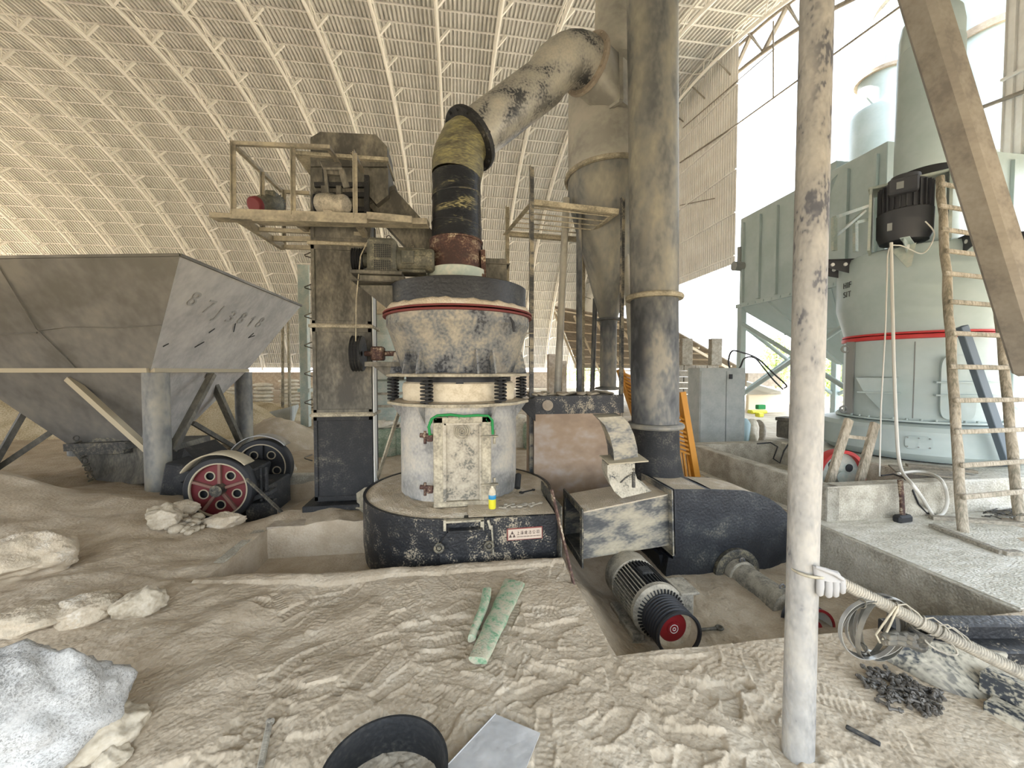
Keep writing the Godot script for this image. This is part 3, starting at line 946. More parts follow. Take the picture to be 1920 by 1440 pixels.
func add_classifier_drive():
	var z := -4.15
	var t := thing("classifier_motor", "dull green electric motor with grilled clutch box and grooved pulley beside black duct", "motor", onz(730, 515, z))
	var b := B.new()
	var q := Basis(Vector3.BACK, PI / 2)
	b.lathe([[.02, -.01], [.112, -.01], [.118, 0], [.1, .012], [.118, .024], [.1, .036], [.118, .048], [.1, .06], [.118, .072], [.1, .084], [.116, .096], [.03, .1]], onz(681, 488, z), 32, q)
	obj("pulley", b, M.dark, t)
	b = B.new()
	b.cyl(onz(680, 488, z), onz(700, 488, z), .07, 20)
	b.cyl(onz(745, 489, z), onz(752, 490, z), .12, 24)
	obj("bearing_neck", b, M.motor_green, t)
	b = B.new()
	b.box(onz(720, 484, z), Vector3(.275, .325, .3), Basis(), .03)
	b.box(onz(720, 513, z), Vector3(.3, .03, .28), Basis(), .006)
	var box := obj("clutch_box", b, M.motor_green, t)
	for y in [470, 500]:
		b = B.new()
		b.box(onz(717, y, z + .15), Vector3(.165, .135, .006))
		obj("grille_opening", b, M.dark, box)
		b = B.new()
		var g := onz(717, y, z + .155)
		for i in 9: b.bar(g + Vector3(-.08 + i * .02, -.066, 0), g + Vector3(-.08 + i * .02, .066, 0), .005, .004)
		for i in 8: b.bar(g + Vector3(-.08, -.063 + i * .018, .001), g + Vector3(.08, -.063 + i * .018, .001), .005, .004)
		obj("grille", b, M.motor_green, box)
	b = B.new()
	b.lathe([[.0, .0], [.1, .0], [.118, .02], [.118, .22], [.124, .225], [.124, .36], [.11, .375], [0, .375]], onz(815, 490, z), 28, q)
	for i in 14: b.box(onz(783, 490, z) + Basis(Vector3.RIGHT, TAU * i / 14.0) * Vector3(.0, .12, 0), Vector3(.16, .02, .006), Basis(Vector3.RIGHT, TAU * i / 14.0))
	b.box(onz(764, 482, z + .11), Vector3(.125, .13, .05), Basis(), .01)
	b.box(onz(775, 512, z), Vector3(.26, .03, .2), Basis(), .006)
	obj("motor_body", b, M.motor_green, t)
	for p in [[729, 446, .022], [772, 461, .016]]:
		b = B.new()
		b.torus(onz(p[0], p[1], z), p[2], .005, Basis(Vector3.RIGHT, PI / 2), 16, 6)
		obj("lifting_eye", b, M.iron, t)
	b = B.new()
	b.box(onz(712, 518, z), Vector3(.48, .035, .36), Basis(), .006); b.box(onz(722, 528, z), Vector3(.42, .05, .32), Basis(), .006)
	b.slab([onz(672, 535, z + .12), onz(744, 535, z + .12), onz(744, 586, z + .12), onz(730, 582, z + .12)], Vector3(0, 0, -.02))
	b.slab([onz(672, 535, z - .12), onz(744, 535, z - .12), onz(744, 586, z - .12), onz(730, 582, z - .12)], Vector3(0, 0, -.02))
	b.box(onz(705, 532, z), Vector3(.4, .012, .3))
	obj("bracket", b, M.casing, t)
	b = B.new()
	b.tube([onz(700, 445, z + .1), onz(688, 455, z + .12), onz(676, 480, z + .14), onz(668, 560, z + .14), onz(667, 640, z + .1)], .006, 6)
	single("loose_cable", b, M.beige_steel, "thin grey cable hanging from platform past the grooved motor pulley", "cable")
func make_ducts():
	# black wrapped pipe, mitred elbow, flange, sloping duct and bend into the cyclone
	var base := Vector3(.0, 2.55, -4.35)
	var t := thing("mill_duct", "large duct rising from mill, black wrapped below and dusty bare metal where it slopes", "duct", base)
	var b := B.new()
	b.tube([base + Vector3(.0, .1, 0), base + Vector3(.0, .44, 0)], .277, 40)
	b.torus(base + Vector3(.01, .43, 0), .275, .014, Basis(), 40, 8)
	obj("collar", b, M.rust, t)
	b = B.new()
	for p in [[905, 470, 905, 522]]: b.bar(at(p[0], p[1], 4.2), at(p[2] + 2, p[3], 4.2), .05, .06)
	b.cyl(at(902, 515, 4.15), at(908, 530, 4.15), .03, 8)
	obj("clamp", b, M.rust, t)
	var p0 := at(857, 465, 4.33)
	var p1 := at(856, 335, 4.35)
	var p2 := at(861, 292, 4.37)
	var p3 := at(881, 262, 4.42)
	b = B.new()
	var pts := []
	for i in 9: pts.append(p0.lerp(p1, i / 8.0))
	b.tube(pts, [.275, .27, .273, .266, .27, .263, .268, .262, .27], 40, false)
	b.torus(p0.lerp(p1, .3), .268, .01, Basis(Vector3.FORWARD, .08), 40, 6); b.torus(p0.lerp(p1, .72), .265, .008, Basis(Vector3.FORWARD, -.1), 40, 6); b.torus(p0.lerp(p1, .05), .272, .01, Basis(), 40, 6)
	obj("wrapped_pipe", b, M.wrap, t)
	b = B.new()
	b.tube([p1, p1.lerp(p2, .5), p2, p2.lerp(p3, .6) + Vector3(-.02, .02, 0), p3], [.27, .285, .275, .268, .262], 40, false)
	obj("wrapped_elbow", b, M.wrap_yellow, t)
	var p4 := at(1018, 158, 4.85)
	var p5 := at(1064, 124, 4.98)
	var dir := (p4 - p3).normalized()
	var qx := Basis(Quaternion(Vector3.UP, dir))
	b = B.new()
	b.lathe([[.26, -.03], [.345, -.028], [.35, -.012], [.35, .012], [.345, .028], [.26, .03]], p3, 48, qx)
	b.hexes(p3, qx, .315, 14, .014, .1)
	obj("pipe_flange", b, M.casing_dark, t)
	var e := at(1100, 121, 5.02)
	var d2 := cb * Vector3(.80, -.06, -.6).normalized()
	b = B.new()
	var bend := [p3]
	for i in 5: bend.append(p3.lerp(p4, (i + 1) / 5.0))
	for i in range(1, 9):
		var s := i / 8.0
		bend.append(p4 * (1 - s) * (1 - s) + (e - d2 * .36) * 2 * s * (1 - s) + e * s * s)
	var rr := []
	for i in bend.size(): rr.append(lerpf(.265, .30, i / (bend.size() - 1.0)))
	b.tube(bend, rr, 44, false)
	obj("sloping_duct", b, M.duct, t)
	var qe := Basis(Quaternion(Vector3.UP, d2))
	b = B.new()
	b.lathe([[.05, -.025], [.36, -.025], [.365, 0], [.36, .025], [.28, .025]], e, 44, qe)
	b.hexes(e, qe, .335, 14, .014, .08)
	obj("rusty_flange", b, M.brown_sheet, t)
	# round to square piece, then the square inlet of the cyclone
	var circ := []
	for k in 32: circ.append(e + qe * (Vector3(sin(TAU * k / 32), 0, cos(TAU * k / 32)) * .32))
	var c3 := [at(1163, 102, 4.98), at(1164, 188, 4.98), at(1126, 214, 5.32), at(1124, 132, 5.32)]
	var fc := Vector3()
	for p in c3: fc += p * .25
	var ring := []
	for k in 32:
		# match each point of the circle with the nearest ray on the square
		var dirk: Vector3 = (circ[k] - e).normalized()
		var best := Vector3(); var bv := -9.0
		for s in 4:
			for m in 9:
				var w: Vector3 = c3[s].lerp(c3[(s + 1) % 4], m / 8.0)
				var v: float = (w - fc).normalized().dot(dirk)
				if v > bv: bv = v; best = w
		ring.append(best)
	b = B.new()
	b.loft([circ, ring], false, true)
	obj("transition", b, M.cyclone, t)

	# cyclone
	var cc := at(1141, 600, 5.8); cc.y = 0
	var cy := thing("cyclone", "tall dusty grey cyclone with round body and long cone behind the riser pipe", "cyclone", Vector3(cc.x, 1.3, cc.z))
	b = B.new()
	b.lathe([[.3, 5.78], [.6, 5.75], [.6, 4.36]], cc, 56)
	obj("cylinder", b, M.cyclone, cy)
	b = B.new()
	b.lathe([[.6, 4.42], [.65, 4.415], [.655, 4.39], [.65, 4.365], [.61, 4.36]], cc, 56)
	obj("body_flange", b, M.beige_steel, cy)
	b = B.new()
	b.lathe([[.6, 4.38], [.6, 4.1], [.13, 2.36]], cc, 56)
	obj("cone", b, M.pipe, cy)
	b = B.new()
	b.lathe([[.13, 2.37], [.17, 2.365], [.175, 2.34], [.13, 2.33], [.12, 2.3], [.12, 1.37], [.18, 1.36], [.2, 1.33], [.13, 1.32]], cc, 28)
	obj("discharge_pipe", b, M.pipe_low, cy)
	b = B.new()
	var o0 := at(1148, 130, 5.75); var o1 := at(1156, -90, 5.75)
	b.tube([Vector3(cc.x + .05, 5.6, cc.z), Vector3(cc.x + .07, 6.3, cc.z), Vector3(cc.x + .1, 7.9, cc.z)], [.36, .3, .29], 36)
	obj("outlet_pipe", b, M.cyclone, cy)
	b = B.new()
	b.loft([c3, [c3[0] + d2 * .5, c3[1] + d2 * .5, c3[2] + d2 * .4, c3[3] + d2 * .4]], true, false)
	b.bar(c3[0], c3[1], .05, .05); b.bar(c3[1], c3[2], .05, .05); b.bar(c3[2], c3[3], .05, .05); b.bar(c3[3], c3[0], .05, .05)
	obj("inlet_box", b, M.cyclone, cy)
	for l in [[1062, 372, 1043, 740, .05, 5.6], [1086, 395, 1086, 745, .04, 5.5], [1116, 560, 1109, 740, .035, 5.9], [1164, 352, 1196, 700, .05, 5.5]]:
		b = B.new()
		var low := at(l[2], l[3], l[5])
		low.y = .9
		b.cyl(at(l[0], l[1], l[5]), low, l[4], 10)
		obj("leg", b, M.pipe_low if l[4] < .045 else M.cyclone, cy)
	# the thick riser pipe
	var rc := at(1232, 700, 4.8)
	var tilt := Vector3(-.02, 1, .0)
	var r := thing("riser_pipe", "thick tall grey riser pipe with two flanges, standing behind the fan", "pipe", Vector3(rc.x, -.1, rc.z))
	var up := func(h: float) -> Vector3: return Vector3(rc.x, 0, rc.z) + tilt * h
	b = B.new()
	b.tube([up.call(2.5), up.call(7.6)], [.277, .292], 44)
	obj("upper_section", b, M.pipe, r)
	b = B.new()
	b.tube([up.call(.95), up.call(2.46)], [.275, .275], 44)
	obj("middle_section", b, M.pipe_low, r)
	b = B.new()
	b.tube([up.call(.92), up.call(.6), up.call(.35), up.call(-.1)], [.275, .28, .32, .36], 44)
	obj("foot_section", b, M.casing_dark, r)
	for h in [.94, 2.48]:
		b = B.new()
		b.lathe([[.27, -.03], [.325, -.028], [.335, -.012], [.335, .012], [.32, .03], [.27, .035]], up.call(h), 44)
		obj("flange", b, M.beige_steel if h > 2 else M.pipe, r)
# ---------------------------------------------------------------- bucket elevator, hopper, crusher
func make_elevator():
	var z := -4.72
	var o := onz(641, 955, z)
	var t := thing("bucket_elevator", "tall dark rectangular bucket elevator tower standing left of the mill", "elevator", Vector3(o.x, 0, z))
	var x0 := onz(586, 700, z).x
	var x1 := onz(697, 700, z).x
	var dz := .34
	var ys := []
	for p in [944, 778, 612, 458, 405]: ys.append(onz(640, p, z).y)
	ys[0] = .1
	var b: B
	for i in 4:
		b = B.new()
		b.box(Vector3((x0 + x1) / 2, (ys[i] + ys[i + 1]) / 2, z - dz / 2), Vector3(x1 - x0 - .03, ys[i + 1] - ys[i], dz - .03), Basis(), .004)
		for x in [x0 + .02, x1 - .02]:
			for zz in [z - .02, z - dz + .02]: b.box(Vector3(x, (ys[i] + ys[i + 1]) / 2, zz), Vector3(.04, ys[i + 1] - ys[i] - .03, .04), Basis(), .003)
		b.box(Vector3((x0 + x1) / 2, ys[i] + .04, z - .02), Vector3(x1 - x0, .05, .04), Basis(), .003); b.box(Vector3((x0 + x1) / 2, ys[i + 1] - .04, z - .02), Vector3(x1 - x0, .05, .04), Basis(), .003)
		obj("casing_section", b, M.casing_dark if i == 0 else M.casing, t)
		if i > 0:
			b = B.new()
			b.box(Vector3((x0 + x1) / 2, ys[i], z - dz / 2), Vector3(x1 - x0 + .06, .035, dz + .06), Basis(), .005)
			b.box(Vector3((x0 + x1) / 2, ys[i] + .02, z - .0), Vector3(x1 - x0 + .02, .018, .03), Basis(), .008)
			obj("casing_flange", b, M.beige_steel, t)
	b = B.new()
	b.box(Vector3((x0 + x1) / 2, .02, z - dz / 2), Vector3(x1 - x0 + .2, .14, dz + .2), Basis(), .008)
	obj("base_plate", b, M.casing_dark, t)
	b = B.new()
	for x in [0.04]: b.bar(Vector3(x1 + .012, .1, z - .1), Vector3(x1 + .012, 3.0, z - .1), .012, .16)
	obj("corner_strip", b, M.white, t)
	# head
	b = B.new()
	b.slab([onz(582, 312, z), onz(582, 258, z), onz(600, 247, z), onz(704, 252, z), onz(726, 275, z), onz(726, 312, z)], Vector3(0, 0, -.42))
	obj("head_cover", b, M.casing, t)
	b = B.new()
	b.slab([onz(582, 314, z), onz(690, 314, z), onz(690, 408, z), onz(582, 408, z)], Vector3(0, 0, -.40))
	obj("head_casing", b, M.casing, t)
	b = B.new()
	b.box(onz(652, 313, z - .2), Vector3(1.0, .04, .5), Basis(), .005)
	obj("head_flange", b, M.beige_steel, t)
	b = B.new()
	b.slab([onz(690, 315, z + .01), onz(728, 315, z + .01), onz(728, 366, z + .01), onz(706, 383, z + .01), onz(690, 365, z + .01)], Vector3(0, 0, -.4))
	obj("spout", b, M.casing, t)
	b = B.new()
	b.bar(onz(716, 374, z - .2), onz(830, 500, z - .1), .36, .2, Vector3.BACK, .004)
	b.bar(onz(714, 372, z - .2), onz(718, 378, z - .2), .42, .26, Vector3.BACK, .004)
	obj("chute", b, M.casing, t)
	b = B.new()   # head frame in front of the casing
	for p in [[598, 405, 598, 360], [610, 318, 612, 362], [688, 330, 688, 405]]: b.bar(onz(p[0], p[1], z + .08), onz(p[2], p[3], z + .08), .05, .05)
	for y in [347, 366, 393]: b.bar(onz(590, y, z + .06), onz(690, y, z + .06), .04, .05)
	obj("head_frame", b, M.casing_dark, t)
	b = B.new()
	b.slab([onz(600, 305, -4.4), onz(636, 308, -4.4), onz(642, 318, -4.2), onz(606, 318, -4.2)], Vector3(0, .02, 0))
	b.bar(onz(610, 318, -4.3), onz(614, 362, -4.3), .03, .03); b.bar(onz(640, 318, -4.25), onz(650, 352, -4.25), .02, .06)
	b.slab([onz(608, 318, -4.3), onz(640, 318, -4.3), onz(640, 328, -4.3), onz(612, 326, -4.3)], Vector3(0, 0, -.04))
	obj("belt_guard", b, M.casing, t)
	# the stubs of the ladder on its left side
	for y in [478, 538, 592, 647, 700, 754, 858]:
		b = B.new()
		b.tube([onz(586, y - 6, z - .1), onz(571, y, z - .06), onz(572, y + 2, z - .2), onz(586, y + 6, z - .24)], .007, 6)
		obj("rung", b, M.iron, t)

	# service platform hung round the head
	var pl := thing("platform", "steel service platform with thin handrails around the elevator head", "platform", at(560, 410, 4.3))
	var h := 3.17
	var P := func(px: float, py: float, d: float) -> Vector3: return at(px, py, d)
	b = B.new()
	b.bar(at(436, 402, 4.0), at(690, 411, 4.0), .05, .1)
	b.bar(at(436, 402, 4.0), at(530, 463, 5.0), .05, .08)
	b.bar(at(530, 463, 5.0), at(600, 465, 5.0), .04, .05)
	b.bar(at(540, 405, 4.0), at(585, 436, 4.6), .05, .07)
	b.bar(at(665, 410, 4.0), at(692, 452, 4.7), .06, .06)
	b.bar(at(480, 430, 4.45), at(690, 440, 4.5), .04, .04); b.bar(at(505, 447, 4.75), at(690, 452, 4.7), .04, .06)
	obj("frame", b, M.rail_steel, pl)
	for p in [[690, 408, 774, 416, 4.0, .07], [400, 407, 520, 412, 4.05, .05], [480, 413, 803, 419, 4.05, .06]]:
		b = B.new()
		b.bar(at(p[0], p[1], p[4]), at(p[2], p[3], p[4] + .05), .14, p[5], Vector3.UP, .004)
		obj("plank", b, M.rail_steel, pl)
	for p in [[435, 268, 436, 403, 4.0], [547, 277, 548, 404, 4.0], [490, 322, 491, 432, 4.5], [531, 360, 531, 463, 5.0], [663, 287, 664, 410, 4.0]]:
		b = B.new()
		b.angle(at(p[0], p[1], p[4]), at(p[2], p[3], p[4]), .035, .006)
		obj("post", b, M.rail_steel, pl)
	for p in [[431, 270, 4.0, 618, 278, 4.0], [436, 270, 4.0, 531, 361, 5.0], [531, 361, 5.0, 580, 364, 5.0], [618, 278, 4.0, 640, 314, 4.4], [664, 287, 4.0, 688, 335, 4.6]]:
		b = B.new()
		b.angle(at(p[0], p[1], p[2]), at(p[3], p[4], p[5]), .035, .006)
		obj("handrail", b, M.rail_steel, pl)
	# motors up there
	var m := thing("drive_motor", "small grey electric motor with red fan cover lying on the platform", "motor", at(497, 398, 4.55))
	var a := at(480, 384, 4.45)
	var e := at(522, 380, 4.75)
	b = B.new()
	b.tube([a, a.lerp(e, .25), a.lerp(e, .28), a.lerp(e, .92), e], [.085, .09, .1, .1, .06], 24)
	for i in 18:
		var w := Basis((e - a).normalized(), TAU * i / 18) * Vector3.UP * .1
		b.bar(a.lerp(e, .3) + w, a.lerp(e, .9) + w, .008, .02)
	b.box(a.lerp(e, .6) + Vector3(.02, .1, 0), Vector3(.12, .08, .1), Basis(), .015); b.box(a.lerp(e, .6) - Vector3(0, .1, 0), Vector3(.2, .02, .16))
	obj("motor_body", b, M.motor_green, m)
	b = B.new()
	b.tube([a.lerp(e, -.12), a.lerp(e, -.1), a.lerp(e, .06)], [.075, .088, .09], 24)
	obj("fan_cover", b, M.red_fly, m)
	m = thing("head_motor", "dust-caked gear motor mounted before the elevator head", "motor", at(626, 402, 4.15))
	a = at(598, 382, 4.25)
	e = at(650, 384, 4.1)
	b = B.new()
	b.tube([a, a.lerp(e, .1), a.lerp(e, .5), a.lerp(e, .56), a.lerp(e, .92), e], [.07, .105, .11, .095, .1, .07], 24)
	b.box(a.lerp(e, .45) - Vector3(0, .11, 0), Vector3(.16, .08, .14), Basis(), .02)
	obj("motor_body", b, M.motor_dusty, m)
	b = B.new()
	for s in [.1, -.02]: b.torus(a.lerp(e, -.1) + Vector3(s * .2, 0, 0), .085, .016, Basis(Vector3.BACK, PI / 2), 24, 6)
	obj("pulley", b, M.dark, m)
	b = B.new()
	for x in [608, 636]: b.bar(at(x, 350, 4.2), at(x, 366, 4.2), .05, .05)
	obj("mount", b, M.casing, m)

func make_hopper():
	var A := at(338, 478, 4.1); var Bc := at(565, 573, 7.28); var L := at(-235, 488, 4.25)
	Bc.y = A.y; L.y = A.y
	var K := L + Bc - A
	var N := at(282, 696, 4.87); var R := at(462, 695, 7.04); var L2 := at(-80, 705, 5.05)
	for p in [0]: R.y = N.y; L2.y = N.y
	var K2 := L2 + R - N
	var o := [at(150, 836, 5.7), at(262, 850, 5.6), at(322, 850, 6.4), at(215, 836, 6.5)]
	for i in 4: o[i].y = .42
	var t := thing("feed_hopper", "huge grey steel feed hopper flaring upward on round posts", "hopper", Vector3(N.x, 0, N.z))
	var b: B
	var faces := {"front_panel": [A, L, L2, N], "side_panel": [Bc, A, N, R], "back_panel": [K, Bc, R, K2], "far_panel": [L, K, K2, L2]}
	for k in faces:
		b = B.new()
		b.plate(faces[k][0], faces[k][1], faces[k][2], faces[k][3], -.012)
		obj(k, b, M.sheet if k == "side_panel" else M.hopper, t)
	# lower cone
	var lo := {"cone_front": [N, L2, o[0], o[1]], "cone_side": [R, N, o[1], o[2]], "cone_back": [K2, R, o[2], o[3]], "cone_far": [L2, K2, o[3], o[0]]}
	for k in lo:
		b = B.new()
		b.plate(lo[k][0], lo[k][1], lo[k][2], lo[k][3], -.012)
		obj(k, b, M.sheet if k == "cone_side" else M.hopper, t)
	# weld seams on the front
	b = B.new()
	var n := (L - A).cross(N - A).normalized() * .012
	if n.z < 0: n = -n
	var S := func(u: float, v: float) -> Vector3: return (A.lerp(L, u)).lerp(N.lerp(L2, u), v) + n
	b.tube([S.call(.0, .56), S.call(.2, .58), S.call(.4, .57), S.call(.52, .60)], .006, 5)
	b.tube([S.call(.6, .0), S.call(.52, .58), S.call(.43, .82), S.call(.36, 1.0)], .008, 5)
	b.tube([S.call(.52, .62), S.call(.75, .64), S.call(1.0, .63)], .006, 5)
	obj("weld_seam", b, M.hopper, t)
	# rim and band
	b = B.new()
	for e in [[A, L], [Bc, A], [K, Bc], [L, K]]: b.bar(e[0], e[1], .03, .03)
	obj("rim", b, M.hopper, t)
	for e in [[N, L2], [R, N], [K2, R], [L2, K2]]:
		b = B.new()
		b.bar(e[0] + Vector3(0, .01, 0), e[1] + Vector3(0, .01, 0), .1, .055)
		obj("band", b, M.dusty_bar, t)
	for p in [at(292, 700, 4.97), at(456, 700, 7.2), at(-70, 700, 5.25), at(140, 700, 7.4)]:
		b = B.new()
		b.cyl(Vector3(p.x, -.3, p.z), Vector3(p.x, N.y - .02, p.z), .137, 28)
		obj("post", b, M.pipe, t)
	for p in [[130, 710, 5.0, 305, 868, 5.05, .09], [398, 702, 5.9, 322, 845, 5.1, .09], [392, 700, 6.3, 452, 832, 7.1, .1], [362, 793, 6.4, 452, 846, 7.1, .09], [392, 702, 6.0, 285, 780, 6.4, .06], [46, 772, 5.6, -30, 905, 5.3, .09], [108, 802, 5.8, -40, 902, 5.35, .1]]:
		b = B.new()
		b.bar(at(p[0], p[1], p[2]), at(p[3], p[4], p[5]), p[6], p[6] * .7)
		obj("brace", b, M.casing if p[0] != 130 else M.dusty_bar, t)
	# faded figures and chalk strokes on the right-hand panel
	var c := (A + Bc + N + R) / 4
	var ex := (Bc - A).normalized()
	var nx := (Bc - A).cross(N - A).normalized()
	if nx.x < 0: nx = -nx
	var ey := nx.cross(ex)
	if ey.y < 0: ey = -ey
	var txt := ["8", "7", "J", "3", "8", "1", "8"]
	var pos := [[-1.15, .33], [-.82, .28], [-.55, .25], [-.25, .22], [.02, .24], [.3, .22], [.55, .24]]
	for i in 7:
		var tm := TextMesh.new()
		tm.text = txt[i]; tm.font_size = 32; tm.pixel_size = .0085; tm.depth = .003
		var ti := MeshInstance3D.new()
		ti.name = "painted_figure"; ti.mesh = tm; ti.material_override = M.figure
		t.add_child(ti, true)
		ti.transform = Transform3D(Basis(ex, ey, nx), c + ex * pos[i][0] + ey * pos[i][1] + nx * .004 - t.position)
	b = B.new()
	for s in [[-.05, .12, .06, -.02], [-.45, -.1, -.4, -.02], [-.5, -.35, -.4, -.25], [-1.05, -.38, -1.0, -.33], [.55, -.08, .68, -.02], [.55, -.08, .6, .02]]:
		b = B.new()
		b.bar(c + ex * s[0] + ey * s[1] + nx * .006, c + ex * s[2] + ey * s[3] + nx * .006, .016, .004, nx)
		obj("chalk_mark", b, M.dark, t)
	# feeder under the outlet
	var f := thing("vibrating_feeder", "dark steel feeder trough hanging under the hopper outlet", "feeder", at(240, 890, 5.5))
	b = B.new()
	b.slab([at(132, 842, 5.6), at(318, 838, 5.4), at(322, 905, 5.2), at(240, 908, 5.3), at(178, 900, 5.5)], Vector3(-.06, 0, -1.0))
	obj("trough", b, M.casing, f)
	b = B.new()
	b.bar(at(130, 838, 5.5), at(245, 834, 5.4), .14, .1); b.bar(at(150, 845, 5.45), at(240, 842, 5.4), .12, .1)
	b.slab([at(150, 832, 5.5), at(180, 822, 5.5), at(235, 820, 5.5), at(250, 835, 5.5)], Vector3(0, 0, -.06))
	obj("gate", b, M.iron, f)
	b = B.new()
	for i in 12:
		var p := at(143, 822, 5.45).lerp(at(172, 900, 5.4), i / 11.0)
		b.torus(p, .035, .009, Basis(Vector3(1, .4, 0).normalized(), PI / 2 * (i % 2)) * Basis(Vector3.RIGHT, PI / 2), 10, 5)
	obj("chain", b, M.iron, f)
	b = B.new()
	b.slab([at(316, 850, 5.3), at(345, 840, 5.3), at(372, 868, 5.0), at(330, 905, 5.0)], Vector3(0, 0, -.7))
	b.bar(at(318, 905, 5.2), at(395, 872, 4.9), .3, .06); b.bar(at(345, 852, 5.6), at(420, 900, 5.2), .4, .05)
	obj("spout", b, M.casing_dark, f)

func flywheel(t: Node3D, c: Vector3, R: float, w: float, face: Material, rim: Material):
	var q := Basis(Vector3.RIGHT, PI / 2)
	var b := B.new()
	b.lathe([[R * .84, -w * .5], [R * .97, -w * .5], [R, -w * .42], [R, w * .42], [R * .97, w * .5], [R * .84, w * .5], [R * .84, -w * .5]], c, 56, q)
	obj("rim", b, rim, t)
	b = B.new()
	b.lathe([[R * .84, -w * .3], [0, -w * .3]], c, 40, q)
	obj("back_disc", b, M.dark, t)
	b = B.new()
	b.lathe([[R * .83, w * .36], [R * .84, w * .5], [R * .80, w * .5], [R * .79, w * .36]], c, 56, q)
	obj("rim_edge", b, M.dusty_bar, t)
	# the web with five round holes, cut with slabs of fan shape round each hole
	b = B.new()
	for i in 5:
		var a0 := TAU * i / 5 + .3
		var hc := Vector2(cos(a0 + TAU / 10), sin(a0 + TAU / 10)) * R * .5
		var outer := []
		for k in 9:
			var a := a0 + TAU / 5 * k / 8
			outer.append(Vector2(cos(a), sin(a)) * R * .84)
		for k in 9:
			var a := a0 + TAU / 5 * (8 - k) / 8
			outer.append(Vector2(cos(a), sin(a)) * R * .16)
		b.smooth()
		for k in 36:
			var g0 := TAU * k / 36; var g1 := TAU * (k + 1) / 36
			var v := func(g: float, s: float) -> Vector3:
				var d := Vector2(cos(g), sin(g))
				if s == 0: return c + Vector3(hc.x + d.x * R * .13, hc.y + d.y * R * .13, w * .1)
				var far := R * .13
				for st in 60:
					var p: Vector2 = hc + d * (far + R * .02)
					var l := p.length()
					var an := wrapf(p.angle() - a0, 0, TAU)
					if l > R * .85 or l < R * .1 or an > TAU / 5: break
					far += R * .02
				return c + Vector3(hc.x + d.x * far, hc.y + d.y * far, w * .1)
			b.quad(v.call(g0, 0), v.call(g1, 0), v.call(g1, 1), v.call(g0, 1))
	b.cyl(c + Vector3(0, 0, -w * .2), c + Vector3(0, 0, w * .3), R * .18, 24)
	obj("web", b, face, t)
	for i in 5:
		b = B.new()
		var a := TAU * i / 5 + .3
		var d := Vector3(cos(a), sin(a), 0)
		b.bar(c + d * R * .15 + Vector3(0, 0, w * .2), c + d * R * .85 + Vector3(0, 0, w * .2), R * .09, w * .35, Vector3.BACK, .006)
		obj("spoke", b, M.spoke if face == M.red_fly else M.dark, t)
	b = B.new()
	for i in 5:
		var a := TAU * i / 5 + .3 + TAU / 10
		b.torus(c + Vector3(cos(a) * R * .5, sin(a) * R * .5, w * .12), R * .135, R * .022, q, 24, 6)
	b.torus(c + Vector3(0, 0, w * .3), R * .12, R * .02, q, 24, 6)
	obj("hole_rim", b, M.dusty_bar, t)
func make_crusher():
	var c := at(415, 916, 4.75)
	var t := thing("jaw_crusher", "black jaw crusher with a large red spoked flywheel, half sunk in dust beside hopper", "crusher", Vector3(c.x, -.1, c.z - .4))
	var front := Node3D.new(); front.name = "red_flywheel"; t.add_child(front, true)
	flywheel(front, c, .385, .14, M.red_fly, M.dark)
	var back := Node3D.new(); back.name = "rear_flywheel"; t.add_child(back, true)
	var c2 := c + Vector3(.02, .03, -1.0)
	flywheel(back, c2, .40, .14, M.dark, M.dark)
	var b := B.new()
	b.box(c + Vector3(-.3, -.05, -.5), Vector3(.9, .55, .75), Basis(Vector3.BACK, -.2), .02)
	b.box(c + Vector3(.1, -.25, -.5), Vector3(.7, .4, .7), Basis(), .02)
	b.bar(c + Vector3(-.55, .1, -.2), c + Vector3(.0, .32, -.25), .3, .08)
	obj("body", b, M.casing_dark, t)
	b = B.new()
	b.cyl(c + Vector3(0, 0, .12), c2 + Vector3(0, 0, -.1), .07, 20)
	obj("shaft", b, M.iron, t)
	for s in [[c, .43, .22, 1.0], [c2, .45, .2, .8]]:
		b = B.new()
		var ring := []
		for k in 15:
			var a: float = lerpf(2.6, .75, k / 14.0)
			var e: Vector3 = s[0] + Vector3(cos(a), sin(a), 0) * s[1]
			var ee: Vector3 = s[0] + Vector3(cos(a), sin(a), 0) * (s[1] + .015)
			ring.append([e + Vector3(0, 0, -s[2] * .5), ee + Vector3(0, 0, -s[2] * .5), ee + Vector3(0, 0, s[2] * .5), e + Vector3(0, 0, s[2] * .5)])
		b.loft(ring, true, true)
		obj("guard", b, M.dusty_bar if s[3] == 1.0 else M.steel, t)
	b = B.new()
	for x in [.36, .42]: b.cyl(c + Vector3(x + .04, -.25, -.1), c + Vector3(x + .04, .22, -.1), .022, 10)
	b.box(c + Vector3(.42, -.12, -.1), Vector3(.26, .06, .2), Basis(Vector3.BACK, .3), .01); b.box(c + Vector3(.4, -.33, -.1), Vector3(.28, .26, .2), Basis(), .01)
	obj("tension_rod", b, M.casing_dark, t)
	b = B.new()
	b.bar(at(462, 898, 4.6), at(530, 962, 4.45), .03, .02)
	single("steel_strip", b, M.iron, "narrow rusty steel strip leaning on the crusher's tension rods", "strip")
